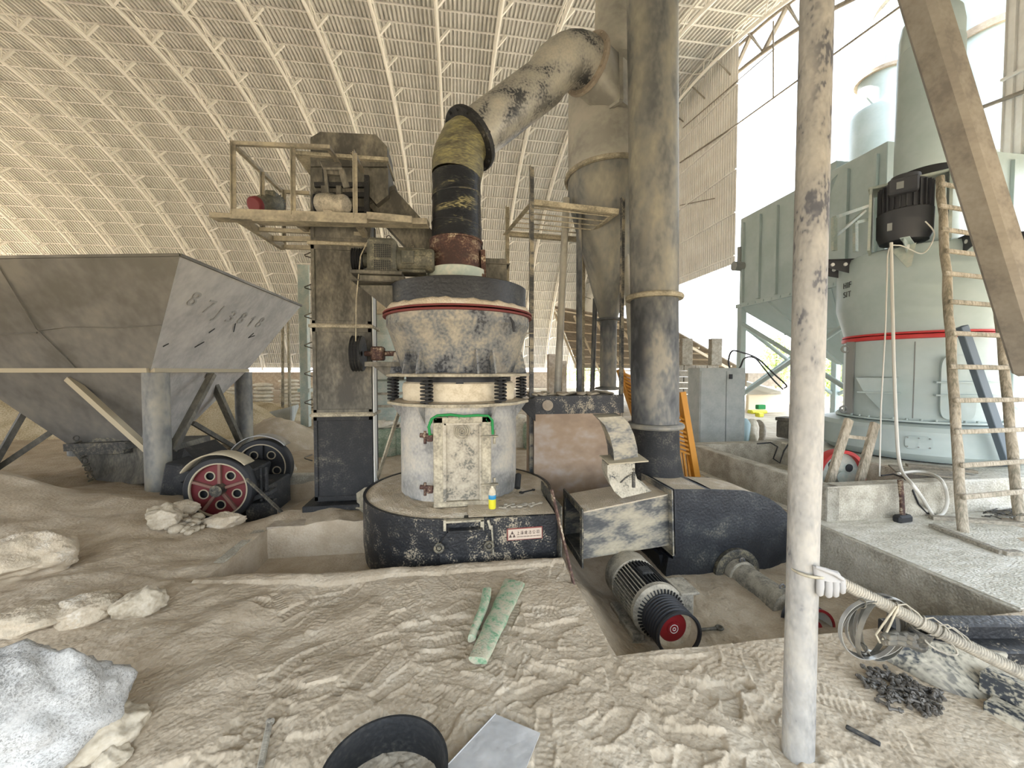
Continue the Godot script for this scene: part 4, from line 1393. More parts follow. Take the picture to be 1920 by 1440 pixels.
# ---------------------------------------------------------------- fan, ducts and motor in the pit
func make_fan():
	# square duct, open at its left end
	var t := thing("square_duct", "dusty square steel duct with an open left end, bolted to the black fan housing", "duct", at(1175, 1010, 3.6))
	var fl := at(1089, 963, 3.45); var fr := at(1256, 928, 3.95)
	var bl := at(1089, 1049, 3.45); var br := at(1258, 1022, 3.95)
	var back := (at(1060, 921, 3.95) - fl)
	back.y = 0
	var b: B
	b = B.new(); b.plate(fl, fr, br, bl, .012); obj("front_panel", b, M.black_worn, t)
	b = B.new(); b.plate(fl + back, fr + back, br + back, bl + back, .012); b.plate(bl, br, br + back, bl + back, .012); obj("rear_panel", b, M.black_worn, t)
	b = B.new(); b.plate(fl, fr, fr + back, fl + back, .012); obj("top_panel", b, M.dust, t)
	var ex := (fr - fl).normalized()
	var frame := func(a0: Vector3, a1: Vector3, b0: Vector3, w: float, called: String, m: Material):
		# a frame of four flat bars round the duct's mouth
		var bb := B.new()
		var c0 := a0; var c1 := a0 + back; var c2 := a1 + back; var c3 := a1
		for e in [[c0, c1], [c1, c2], [c2, c3], [c3, c0]]:
			var mid: Vector3 = (c0 + c2) / 2
			var o: Vector3 = ((e[0] + e[1]) / 2 - mid).normalized() * w * .5
			var along: Vector3 = (e[1] - e[0]).normalized() * w
			bb.bar(e[0] + o - along * .9, e[1] + o + along * .9, .014, w, o.normalized())
		for i in 5:
			var p: Vector3 = c0.lerp(c3, (i + .5) / 5.0)
			var o2 := -back.normalized() * w * .5
			bb.cyl(p + o2 - ex * .016, p + o2 + ex * .016, .011, 6)
		obj(called, bb, m, t)
	frame.call(fl, bl, Vector3.ZERO, .055, "end_flange", M.iron)
	frame.call(fr - ex * .02, br - ex * .02, Vector3.ZERO, .075, "flange", M.black_worn)
	frame.call(fr + ex * .02, br + ex * .02, Vector3.ZERO, .07, "flange", M.fan)
	# fan scroll: outline in its own upright plane, z constant
	var zf := -3.72
	var f := thing("fan", "big black centrifugal fan with snail-shaped housing, standing in the pit", "fan", onz(1375, 1120, zf))
	var hub := onz(1377, 1070, zf)
	var pts := []
	pts.append(onz(1262, 1048, zf)); pts.append(onz(1262, 921, zf)); pts.append(onz(1340, 921, zf))
	for k in 26:
		var a := lerpf(PI / 2 - .1, -PI * 1.08, k / 25.0)
		var rr := lerpf(.835, .77, k / 25.0)
		pts.append(Vector3(hub.x + cos(a) * rr, hub.y + sin(a) * rr, zf))
	b = B.new()
	b.slab(pts, Vector3(0, 0, -.58))
	obj("housing", b, M.fan, f)
	b = B.new()
	for i in pts.size() - 1:
		if i > 0 and i < 12: b.bar(pts[i] + Vector3(0, .003, -.005), pts[i + 1] + Vector3(0, .003, -.005), .03, .014, Vector3.BACK)
	obj("edge_strip", b, M.fan, f)
	b = B.new()
	b.plate(onz(1262, 921, zf) + Vector3(0, .006, -.02), onz(1330, 921, zf) + Vector3(0, .006, -.02), onz(1330, 921, zf) + Vector3(0, .006, -.56), onz(1262, 921, zf) + Vector3(0, .006, -.56), -.012)
	var q := Basis(Vector3.RIGHT, PI / 2)
	var rings := []
	for i in range(3, 9): rings.append([pts[i] + Vector3(0, .004, -.03), pts[i] + Vector3(0, .012, -.3), pts[i] + Vector3(0, .004, -.55)])
	rings.push_front([pts[2] + Vector3(0, .004, -.03), pts[2] + Vector3(0, .012, -.3), pts[2] + Vector3(0, .004, -.55)])
	b.loft(rings, false, true, false)
	obj("dust_layer", b, M.dust, f)
	# the mounting ring, bearing tube and red pulley, along +z
	b = B.new()
	b.lathe([[.10, .0], [.245, .0], [.25, .015], [.25, .05], [.235, .06], [.17, .06], [.16, .04], [.10, .04]], hub, 44, q)
	obj("mounting_ring", b, M.iron, f)
	b = B.new()
	var a0 := hub + Vector3(0, 0, .03)
	b.lathe([[.13, 0], [.155, .02], [.155, .1], [.135, .11], [.135, .56], [.155, .57], [.155, .66], [.10, .67], [.06, .68], [.06, .8]], a0, 36, q)
	b.box(a0 + Vector3(0, -.14, .35), Vector3(.2, .12, .6), Basis(), .02)
	b.box(a0 + Vector3(.0, -.2, .35), Vector3(.34, .04, .7), Basis(), .01)
	obj("bearing_tube", b, M.motor_dusty, f)
	b = B.new()
	for z in [.08, .58]: b.torus(a0 + Vector3(0, .16, z), .026, .008, Basis(Vector3.RIGHT, PI / 2), 16, 6)
	obj("lifting_eye", b, M.pole, f)
	var pc := a0 + Vector3(0, 0, .86)
	b = B.new()
	b.lathe([[.05, -.12], [.14, -.12], [.165, -.11], [.15, -.09], [.165, -.07], [.15, -.05], [.165, -.03], [.15, -.01], [.165, .01], [.15, .03], [.165, .05], [.168, .07]], pc, 40, q)
	var pul := obj("pulley", b, M.rubber, f)
	b = B.new()
	b.lathe([[.168, .06], [.168, .075], [.148, .075], [.148, .06]], pc, 40, q); b.lathe([[.0, .06], [.06, .06], [.07, .02]], pc, 32, q)
	obj("pulley_rim", b, M.red, pul)
	b = B.new()
	b.lathe([[.146, .07], [.145, -.06], [.0, -.06]], pc, 40, q)
	obj("pulley_dish", b, M.white, pul)
	b = B.new()
	b.slab([onz(1262, 1048, zf) + Vector3(-.1, 0, -.1), onz(1262, 1125, zf) + Vector3(-.02, 0, -.1), onz(1262, 1125, zf) + Vector3(.1, 0, -.1), onz(1262, 1048, zf) + Vector3(.1, 0, -.1)], Vector3(0, 0, -.4))
	obj("pedestal", b, M.dark, f)
	b = B.new()
	for x in [1295, 1322]: b.plate(onz(x - 6, 1092, zf + .12), onz(x + 4, 1092, zf + .12), onz(x + 10, 1128, zf + .12), onz(x - 2, 1128, zf + .12), .01)
	obj("foot_bracket", b, M.casing, f)

	# motor with its grooved pulley
	var mc := onz(1262, 1185, -2.62)
	mc.y = -.27
	var m := thing("fan_motor", "dust-covered finned electric motor with black grooved pulley and red face, lying in the pit", "motor", Vector3(mc.x, -.5, -3.1))
	var z := Vector3(0, 0, 1)
	b = B.new()
	b.lathe([[.0, -.86], [.14, -.86], [.19, -.83], [.212, -.78], [.212, -.62], [.2, -.61]], mc, 44, q)
	obj("fan_cover", b, M.motor_dusty, m)
	b = B.new()
	b.lathe([[.18, -.62], [.18, -.2]], mc, 44, q)
	obj("stator", b, M.casing_dark, m)
	for i in 44:
		var a := TAU * i / 44
		if sin(a) < -.75: continue
		b = B.new()
		var d := Vector3(cos(a), sin(a), 0)
		b.bar(mc + d * .192 - z * .61, mc + d * .192 - z * .235, .0075, .034, d)
		obj("cooling_fin", b, M.motor_dusty if (a > 1.9 or a < .5) else M.casing_dark, m)
	b = B.new()
	b.lathe([[.2, -.25], [.215, -.24], [.215, -.2], [.19, -.18], [.15, -.16], [.1, -.15], [.06, -.14]], mc, 44, q)
	obj("end_shield", b, M.motor_dusty, m)
	b = B.new()
	for i in 40:
		var d := Vector3(cos(TAU * i / 40), sin(TAU * i / 40), 0)
		b.bar(mc + d * .15 - z * .15, mc + d * .19 - z * .175, .008, .02, z)
	obj("shield_rib", b, M.casing_dark, m).set_meta("kind", "stuff")
	b = B.new()
	b.box(mc + Vector3(.235, .02, -.3), Vector3(.12, .18, .2), Basis(), .012); b.box(mc + Vector3(.25, .125, -.3), Vector3(.16, .02, .24), Basis(), .005)
	obj("terminal_box", b, M.motor_dusty, m)
	b = B.new()
	b.box(mc + Vector3(0, .2, -.44), Vector3(.1, .03, .12), Basis(), .01)
	obj("nameplate_block", b, M.casing_dark, m)
	b = B.new()
	for x in [-.17, .17]: b.box(mc + Vector3(x, -.2, -.42), Vector3(.1, .06, .46), Basis(), .01)
	b.box(mc + Vector3(0, -.225, -.42), Vector3(.5, .03, .5), Basis(), .006)
	obj("foot", b, M.motor_dusty, m)
	b = B.new()
	var pr := [[.1, -.16], [.158, -.16]]
	for i in 7: pr.append_array([[.168, -.15 + i * .03], [.168, -.142 + i * .03], [.15, -.135 + i * .03], [.15, -.13 + i * .03]])
	pr.append_array([[.168, .065], [.17, .085], [.155, .088], [.148, .08], [.147, -.02], [.0, -.02]])
	b.lathe(pr, mc, 52, q)
	var pu := obj("pulley", b, M.rubber, m)
	b = B.new()
	b.lathe([[.146, .07], [.142, .0], [.1, -.012], [.1, -.018]], mc, 48, q)
	obj("pulley_dish", b, M.canvas, pu)
	b = B.new()
	b.lathe([[.112, -.012], [.1, -.004], [.05, .0], [.045, .012], [.0, .014]], mc, 40, q)
	obj("pulley_face", b, M.red, pu)
	b = B.new()
	b.torus(mc + z * .013, .03, .003, q, 28, 5); b.torus(mc + z * .015, .011, .003, q, 20, 5)
	obj("pulley_mark", b, M.white, pu)

	# damper elbow on the duct
	var e := thing("damper_elbow", "curved rectangular inlet chute with a damper quadrant, standing on the square duct", "duct", at(1180, 925, 3.75))
	b = B.new()
	var sx := (at(1196, 865, 3.75) - at(1150, 868, 3.6))
	sx.y = 0
	var dz := Vector3(.06, 0, -.3)
	var prof := [[1128, 868, 1183, 865], [1142, 860, 1198, 858], [1138, 830, 1192, 820], [1130, 800, 1178, 792], [1120, 783, 1158, 780]]
	var r := []
	var fpts := [[1152, 868], [1150, 845], [1144, 820], [1134, 797], [1120, 783]]
	for p in fpts:
		var a := at(p[0], p[1], 3.6)
		r.append([a, a + Vector3(.27, 0, -.08), a + Vector3(.27, 0, -.08) + dz, a + dz])
	r[4][1].y -= .0
	b.loft(r, true, false)
	obj("upper_hood", b, M.black_worn, e)
	b = B.new()
	b.slab([at(1124, 856, 3.75), at(1142, 872, 3.5), at(1216, 866, 3.6), at(1196, 852, 3.85)], Vector3(0, .012, 0))
	obj("hood_flange", b, M.dusty_bar, e)
	b = B.new()
	r = []
	for p in [[1139, 872, .31], [1139, 892, .31], [1144, 908, .31], [1152, 922, .34], [1166, 934, .38]]:
		var a := at(p[0], p[1], 3.58)
		r.append([a, a + Vector3(p[2], 0, -.1), a + Vector3(p[2], 0, -.1) + dz, a + dz])
	r[4][1] = at(1222, 921, 3.72); r[4][2] = r[4][1] + dz
	b.loft(r, true, false)
	var lower := obj("lower_bend", b, M.plate_dusty, e)
	b = B.new()
	var arc := []
	for k in 9: arc.append(at(1163 + 26 * k / 8.0, 905 - 16 * sin(PI / 2 * k / 8.0), 3.545))
	b.tube(arc, .007, 6)
	b.bar(at(1188, 885, 3.54), at(1188, 914, 3.54), .025, .02); b.cyl(at(1188, 880, 3.56), at(1188, 880, 3.5), .014, 8)
	obj("damper_quadrant", b, M.iron, lower)
	# rusty flat steel standing in the pit's corner, a tool lying on the pit floor
	b = B.new()
	b.bar(at(1034, 918, 3.18), at(1082, 1122, 2.95), .05, .014, Vector3.RIGHT)
	single("rusty_bar", b, M.rust, "long rusty steel flat leaning against the mill's base at the pit corner", "bar")
	b = B.new()
	b.cyl(gr(1305, 1182, -.48), gr(1342, 1178, -.48), .012, 8)
	b.torus(gr(1349, 1177, -.48), .024, .01, Basis(), 14, 6)
	single("wrench", b, M.casing, "small ring spanner lying in the dust to the right of the fan motor", "wrench")

	# plywood-fronted box with black top beam
	var x := thing("dust_box", "tall box with a bare plywood front and black top beam behind the square duct", "box", at(1075, 930, 4.95))
	var p0 := at(1001, 940, 4.9); var p1 := at(1166, 745, 4.95)
	b = B.new()
	b.slab([Vector3(p0.x, 0, p0.z), Vector3(p1.x, 0, p1.z), Vector3(p1.x, 1.1, p1.z), Vector3(p0.x, 1.1, p0.z)], Vector3(.05, 0, -.8))
	obj("front_panel", b, M.plywood, x)
	b = B.new()
	b.bar(at(996, 760, 4.88), at(1168, 757, 4.93), .06, .22)
	b.slab([at(1000, 745, 4.9), at(1164, 742, 4.95), at(1164, 742, 4.95) + Vector3(.05, 0, -.8), at(1000, 745, 4.9) + Vector3(.05, 0, -.8)], Vector3(0, -.03, 0))
	var beam := obj("top_beam", b, M.black, x)
	b = B.new()
	b.cyl(at(1027, 760, 4.85), at(1027, 760, 4.82), .066, 24)
	obj("round_plug", b, M.brown_sheet, beam)
	rng.seed = 77
	for i in 34:
		var u := rng.randf()
		var v := rng.randf()
		var p := at(1003, 743, 4.9).lerp(at(1160, 741, 4.95), u) + Vector3(.05, 0, -.7) * v
		b = B.new()
		b.rock(p + Vector3(0, .015, 0), Vector3(rng.randf_range(.04, .09), .018, rng.randf_range(.04, .08)), 400 + i, .2, 4, 1, Basis(Vector3.UP, rng.randf() * 6) * Basis(Vector3.RIGHT, rng.randf_range(-.3, .3)))
		obj("dust_flake", b, M.dust, x)
	# open steel stand between mill and cyclone
	var s := thing("steel_stand", "open steel angle stand with a rodded top frame between mill and riser pipe", "stand", at(1050, 900, 5.3))
	var f0 := at(1000, 383, 4.9); var f1 := at(1160, 401, 4.9); var g0 := at(950, 441, 5.9); var g1 := at(1090, 452, 5.9)
	for k in [[f0, f1], [g0, g1], [f0, g0], [f1, g1]]:
		b = B.new(); b.angle(k[0], k[1], .06, .008); obj("top_rail", b, M.beige_steel, s)
	for i in 6:
		var u := (i + .6) / 6.5
		b = B.new(); b.cyl(f0.lerp(g0, u), f1.lerp(g1, u), .009, 6); obj("rod", b, M.beige_steel, s)
	for k in [[993, 313, 4.85, .03], [1164, 372, 4.9, .25], [948, 388, 5.9, .0], [1091, 400, 5.9, .0]]:
		var top := at(k[0], k[1], k[2])
		b = B.new(); b.angle(top, Vector3(top.x + .0, k[3], top.z), .055, .01); obj("upright", b, M.black_worn if k[2] < 5 else M.beige_steel, s)
	b = B.new()
	for y in [625, 650]: b.bar(at(985, y, 4.8), at(1000, y, 4.85), .012, .012)
	obj("clamp", b, M.beige_steel, s)
	b = B.new()
	b.slab([at(970, 758, 4.6), at(1004, 745, 4.6), at(1004, 790, 4.6)], Vector3(0, 0, -.1))
	obj("cheek_plate", b, M.casing_dark, s)

func make_foreground():
	# the roof post and the rod tied to it
	var b := B.new()
	var foot := gr(1496, 1410)
	var top := at(1533, -60, 1.66)
	var pts := []
	for i in 25: pts.append(foot.lerp(top, i / 24.0) + Vector3(0, -.05 if i == 0 else 0.0, 0))
	b.tube(pts, [.0575, .0575, .057, .057, .057, .057, .057, .057, .0585, .06, .06, .0595, .06, .06, .06, .06, .06, .06, .06, .06, .06, .06, .06, .06, .06], 28)
	single("roof_post", b, M.pole, "worn round post with black paint patches, standing in the right foreground", "post", foot)
	b = B.new()
	b.cyl(foot.lerp(top, .05) + Vector3(.055, .04, 0), foot.lerp(top, .05) + Vector3(.075, .04, 0), .012, 8)
	var rail := thing("tied_rod", "rib-wrapped white rod tied to the foreground post and slanting to the right", "rod", at(1530, 1070, 1.62))
	var a := at(1528, 1068, 1.64); var e := at(1960, 1284, 1.38)
	var dir := (e - a).normalized()
	b = B.new()
	var rp := []; var rr := []
	for i in 361:
		rp.append(a.lerp(e, i / 360.0)); rr.append(.0205 + .0036 * [0.0, .8, 1.0, .8][i % 4])
	b.tube(rp, rr, 16)
	obj("wrapped_bar", b, M.motor_dusty, rail)
	b = B.new()
	b.box(a, Vector3(.03, .035, .03), Basis(Vector3.UP, .5), .006); b.torus(a - Vector3(.03, 0, .0), .06, .006, Basis(), 24, 6)
	obj("weld_stub", b, M.beige_steel, rail)
	for p in [[.38, .03], [.50, .04], [.56, .05], [.585, .045]]:
		b = B.new()
		var c := a.lerp(e, p[0])
		b.torus(c, .026, .0035, Basis(Quaternion(Vector3.UP, dir)) * Basis(Vector3.RIGHT, p[1] * 4), 18, 6)
		b.tube([c + Vector3(0, .02, .01), c + Vector3(.03, .028, .02), c + dir * .07 + Vector3(0, .03, .01), c + dir * .1 + Vector3(0, -.01, .02)], .003, 6)
		obj("tie_cord", b, M.motor_dusty, rail)
	b = B.new()
	var loop := []
	for k in 13: loop.append(a.lerp(e, .52) + dir * (.02 + .05 * sin(k * .5)) + Vector3(.02 * cos(k * .52), -.02 - .04 * absf(sin(k * .26)), .03))
	b.tube(loop, .0035, 6)
	obj("cord_loop", b, M.motor_dusty, rail)
	# the glove hung on the rod
	var g := thing("work_glove", "pale grey cotton work glove draped over the tied rod, fingers hanging down", "glove", at(1555, 1115, 1.6))
	b = B.new()
	var gd := 1.60
	var ring := []
	for i in 9:
		var v := i / 8.0
		var rg := []
		for k in 16:
			var w := TAU * k / 16
			var cx := 1552.0 + lerpf(-4, 3, v)
			var cw := lerpf(25, 30, v)
			rg.append(at(cx + cw * cos(w), lerpf(1066, 1090, v) + (cos(w) * 7) , gd + .028 * sin(w)) + Vector3(0, .004 * sin(w * 3 + v * 4), 0))
		ring.append(rg)
	b.loft(ring, true, true)
	for f in [[1538, 1082, 1537, 1116, .0135], [1553, 1084, 1553, 1119, .014], [1566, 1086, 1566, 1118, .0135], [1578, 1086, 1579, 1112, .0125]]:
		b.tube([at(f[0], f[1], gd - .01), at((f[0] + f[2]) * .5 + .6, (f[1] + f[3]) * .5, gd - .016), at(f[2], f[3] - 3, gd - .012), at(f[2], f[3], gd - .01)], [f[4], f[4] * 1.03, f[4] * .95, f[4] * .5], 14)
	b.tube([at(1570, 1090, gd + .03), at(1592, 1104, gd + .05), at(1604, 1110, gd + .05)], [.013, .013, .008], 12)
	obj("glove_body", b, M.glove, g)
	b = B.new()
	b.tube([at(1530, 1063, gd - .02), at(1545, 1068, gd - .035), at(1565, 1076, gd - .035), at(1580, 1086, gd - .02)], .008, 8)
	obj("cuff", b, M.glove, g)
	# steel hoops hung under the rod
	rng.seed = 5
	var ho := thing("hoop_bundle", "bundle of thin shiny steel hoops tied together, hanging from the slanting rod", "hoops", at(1630, 1228, 1.55))
	for i in 7:
		b = B.new()
		var c := at(1630 + i * 4.5, 1180 - i * 1.2, 1.56 + i * .012)
		var q := Basis(Vector3(1, .0, 0), PI / 2 + rng.randf_range(-.15, .15)) * Basis(Vector3(0, 0, 1), rng.randf_range(-.35, .2))
		var R := .12 + rng.randf_range(-.006, .008)
		b.lathe([[R, -.008], [R + .003, -.008], [R + .003, .008], [R, .008], [R, -.008]], c, 48, q)
		obj("hoop", b, M.steel if i % 3 == 0 else M.casing, ho)
	for p in [[1608, 1132], [1668, 1145], [1610, 1215]]:
		b = B.new()
		b.torus(at(p[0] + 8, p[1], 1.55), .016, .003, Basis(Vector3.BACK, 1.2), 14, 5)
		obj("tie_wire", b, M.iron, ho)
	b = B.new()
	b.tube([at(1680, 1136, 1.5), at(1660, 1165, 1.5), at(1642, 1190, 1.5), at(1650, 1205, 1.5)], .004, 6); b.tube([at(1684, 1136, 1.5), at(1670, 1170, 1.5), at(1655, 1200, 1.5)], .004, 6)
	obj("tie_strap", b, M.beige_steel, ho)
	for i in 6:
		b = B.new()
		var c := at(1655 + 18 * (i % 3), 1195 + 9 * (i / 3), 1.5)
		b.cyl(c, c + Vector3(.05, .02 - .006 * i, .01), .012, 8); b.box(c + Vector3(.02, .01, .01), Vector3(.035, .02, .03), Basis(Vector3.UP, i), .004)
		obj("clamp_screw", b, M.casing, ho)
	# bearing sleeve hung by a cord
	b = B.new()
	var sc := at(1722, 1188, 1.52)
	b.lathe([[.026, .03], [.036, .03], [.038, .02], [.036, -.03], [.04, -.035], [.04, -.05], [.03, -.052], [.026, -.05], [.026, .03]], sc, 28, Basis(Vector3.RIGHT, .35))
	single("sleeve", b, M.iron, "short worn steel sleeve tied beneath the knot of the slanting rod", "sleeve", sc - Vector3(0, .05, 0))
	# machine parts on the floor at the right edge
	b = B.new()
	var r := []
	for i in 13:
		var v := i / 12.0
		var p := gr(1664 + 210 * v + 18 * sin(v * PI), 1240 + 70 * v + 26 * sin(v * PI))
		var up := gr(1690 + 200 * v, 1196 + 32 * v, .13)
		r.append([p, up, up + Vector3(.02, .0, -.02), p + Vector3(.02, 0, -.02)])
	b.loft(r, true, true)
	var blade := single("liner_plate", b, M.plate_dusty, "curved steel liner plate half painted black, standing on the floor behind the bolts", "plate", gr(1760, 1290))
	b = B.new()
	b.bar(gr(1690, 1200, .06), gr(1990, 1200, .06), .3, .07, Vector3.UP, .006)
	b.bar(gr(1700, 1178, .12) , gr(1990, 1178, .12), .1, .1, Vector3.UP, .01)
	single("black_tray", b, M.black, "black painted steel trough lying behind the curved liner plate", "trough", gr(1800, 1200))
	b = B.new()
	b.bar(gr(1846, 1270, .07), gr(2000, 1345, .07), .12, .1, Vector3.UP, .004)
	b.bar(gr(1852, 1318, .02), gr(2000, 1395, .02), .1, .05, Vector3.UP, .004)
	b.bar(gr(1850, 1255, .14), gr(2000, 1325, .14), .03, .02)
	single("steel_bracket", b, M.plate_dusty, "dusty channel-steel bracket at the lower right, beside the curved liner plate", "bracket", gr(1900, 1330))
	# bolts in a heap
	var bolt := B.new()
	bolt.cyl(Vector3(0, 0, 0), Vector3(.045, 0, 0), .0065, 8)
	bolt.cyl(Vector3(-.01, 0, 0), Vector3(.0, 0, 0), .0125, 6)
	bolt.cyl(Vector3(.028, 0, 0), Vector3(.038, 0, 0), .0115, 6)
	var first := single("bolt", bolt, M.bolt, "loose dark steel bolt with its nut, in the bolt heap on the floor", "bolt", Vector3.ZERO, "heap of bolts and nuts on the floor")
	for i in 92:
		var u := rng.randf(); var v := rng.randf_range(-1, 1)
		var p := gr(lerpf(1625, 1760, u) + v * 14, lerpf(1268, 1330, u) - v * 17)
		var layer := .01 + (.016 if i % 3 == 0 and absf(v) < .6 else 0.0)
		var xf := Transform3D(Basis(Vector3.UP, rng.randf() * TAU) * Basis(Vector3.BACK, rng.randf_range(-.5, .5)), p + Vector3(0, layer, 0))
		if i == 0: first.transform = xf
		else: copy_of(first, xf)
	for p in [[1646, 1285], [1652, 1300], [1662, 1325], [1670, 1333], [1735, 1330], [1748, 1322], [1720, 1327], [1526, 1294]]:
		var xf := Transform3D(Basis(Vector3.UP, rng.randf() * TAU) * Basis(Vector3.BACK, rng.randf_range(-.3, .3)), gr(p[0], p[1]) + Vector3(0, .012, 0))
		if p[0] == 1526: copy_of(first, xf, "single stray bolt lying by the foot of the foreground post").remove_meta("group")
		else: copy_of(first, xf)
	b = B.new()
	b.bar(gr(1586, 1362, .012), gr(1651, 1396, .012), .022, .012, Vector3.UP, .003)
	single("steel_offcut", b, M.casing_dark, "short dark steel strip lying on the floor right of the foreground post", "strip", gr(1618, 1380))
	# sacks
	b = B.new()
	var rings := []
	for i in 15:
		var v := i / 14.0
		var l := gr(945, 1094).lerp(gr(878, 1243), v); var w := gr(984, 1102).lerp(gr(914, 1250), v)
		var m := (l + w) / 2
		var sd := (w - l) * .5
		var rg := []
		for k in 18:
			var an := TAU * k / 18
			rg.append(m + sd * cos(an) * (1 + .03 * sin(i * 1.7)) + Vector3(0, .024 + .022 * sin(an) + .004 * sin(i * 1.3 + k), 0))
		rings.append(rg)
	b.loft(rings, true, true)
	single("folded_sack", b, M.sack, "flat folded green woven sack lying on the trodden dust", "sack", gr(930, 1170))
	b = B.new()
	rings = []
	for i in 15:
		var v := i / 14.0
		var m := gr(913, 1115).lerp(gr(887, 1205), v) + Vector3(.01 * sin(v * 5), .026, 0)
		var rg := []
		for k in 16:
			var an := TAU * k / 16
			var rad := lerpf(.032, .024, v) * (1 + .12 * sin(3 * an + v * 2))
			rg.append(m + Vector3(cos(an), sin(an), 0) * rad)
		rings.append(rg)
	b.loft(rings, true, true)
	single("rolled_sack", b, M.sack, "rolled pale green sack lying left of the flat folded one", "sack", gr(900, 1160))
	# round band, sheet, sticks
	b = B.new()
	var pan := gr(722, 1505)
	pan.y = -.02
	b.lathe([[.218, 0], [.23, 0], [.232, .15], [.222, .15], [.218, .0]], pan, 64)
	single("steel_band", b, M.casing_dark, "open round dark steel band standing in the dust at the bottom edge", "band", pan)
	b = B.new()
	b.plate(gr(930, 1339, .035), gr(1013, 1374, .02), gr(978, 1460, .02), gr(815, 1462, .03), .006)
	b.plate(gr(930, 1339, .035), gr(926, 1341, .0), gr(812, 1464, .0), gr(815, 1462, .03), .004)
	single("steel_sheet", b, M.sheet, "bare grey steel sheet lying in the foreground beside the round dark band", "sheet", gr(915, 1400))
	b = B.new()
	b.cyl(gr(353, 1346, .012), gr(418, 1372, .012), .016, 10)
	single("short_stick", b, M.board, "short dusty stick half sunk in the sand right of the white boulder", "stick", gr(385, 1360))
	b = B.new()
	b.bar(gr(506, 1352, .012), gr(480, 1480, .012), .026, .02, Vector3.UP, .006); b.cyl(gr(503, 1353, .01), gr(510, 1353, .02), .013, 10)
	single("channel_strip", b, M.board, "narrow dusty channel strip lying end-on in the sand near the bottom edge", "strip", gr(493, 1410))
	# what lies on the mill's base
	var bo := thing("bottle", "small plastic bottle of yellow liquid with a blue label on the mill base", "bottle", onz(923, 955, -3.45))
	var bp := onz(923, 953, -3.45)
	b = B.new(); b.lathe([[0, 0], [.03, 0], [.033, .01], [.033, .085], [.03, .09]], bp, 24); obj("lower_body", b, M.yellow, bo)
	b = B.new(); b.lathe([[.033, .085], [.034, .088], [.034, .12], [.033, .123]], bp, 24); obj("label_band", b, M.blue, bo)
	b = B.new(); b.lathe([[.032, .12], [.03, .15], [.02, .175], [.012, .185], [.012, .2], [0, .2]], bp, 24); obj("neck", b, M.canvas, bo)
	b = B.new()
	b.cyl(onz(970, 915, -3.85), onz(972, 890, -3.95), .03, 14)
	single("pipe_stub", b, M.casing_dark, "short black pipe end lying on the mill base behind the column", "pipe", onz(970, 915, -3.85))
	rng.seed = 21
	var tools := [["spanner", "open-ended spanner lying on the mill base right of the bottle", 975, 950, 1000, 940], ["spanner", "thin rod-like spanner at the far right of the mill base top", 995, 955, 1014, 945], ["chisel", "short dusty chisel lying behind the bottle on the mill base", 945, 930, 962, 932], ["bolt_pin", "stubby dusty pin standing right beside the bottle on the mill base", 940, 952, 948, 958], ["steel_bar", "dark short bar behind the column on the mill base, beside the pipe end", 978, 898, 1000, 912], ["scraper", "dusty scraper with flat blade lying before the spanners", 962, 962, 985, 958]]
	for k in tools:
		b = B.new()
		var z := -3.5 if k[3] > 925 else -3.9
		var p := onz(k[2], k[3], z); var q := onz(k[4], k[5], z - .05)
		p.y = .372; q.y = .378
		b.bar(p, q, .018, .012, Vector3.UP, .003); b.box(p, Vector3(.05, .016, .035), Basis(Vector3.UP, rng.randf() * 3), .005); b.box(q, Vector3(.035, .016, .03), Basis(Vector3.UP, rng.randf() * 3), .005)
		single(k[0], b, M.motor_dusty if k[0] != "steel_bar" else M.casing_dark, k[1], "tool" if k[0] != "steel_bar" else "bar", p)

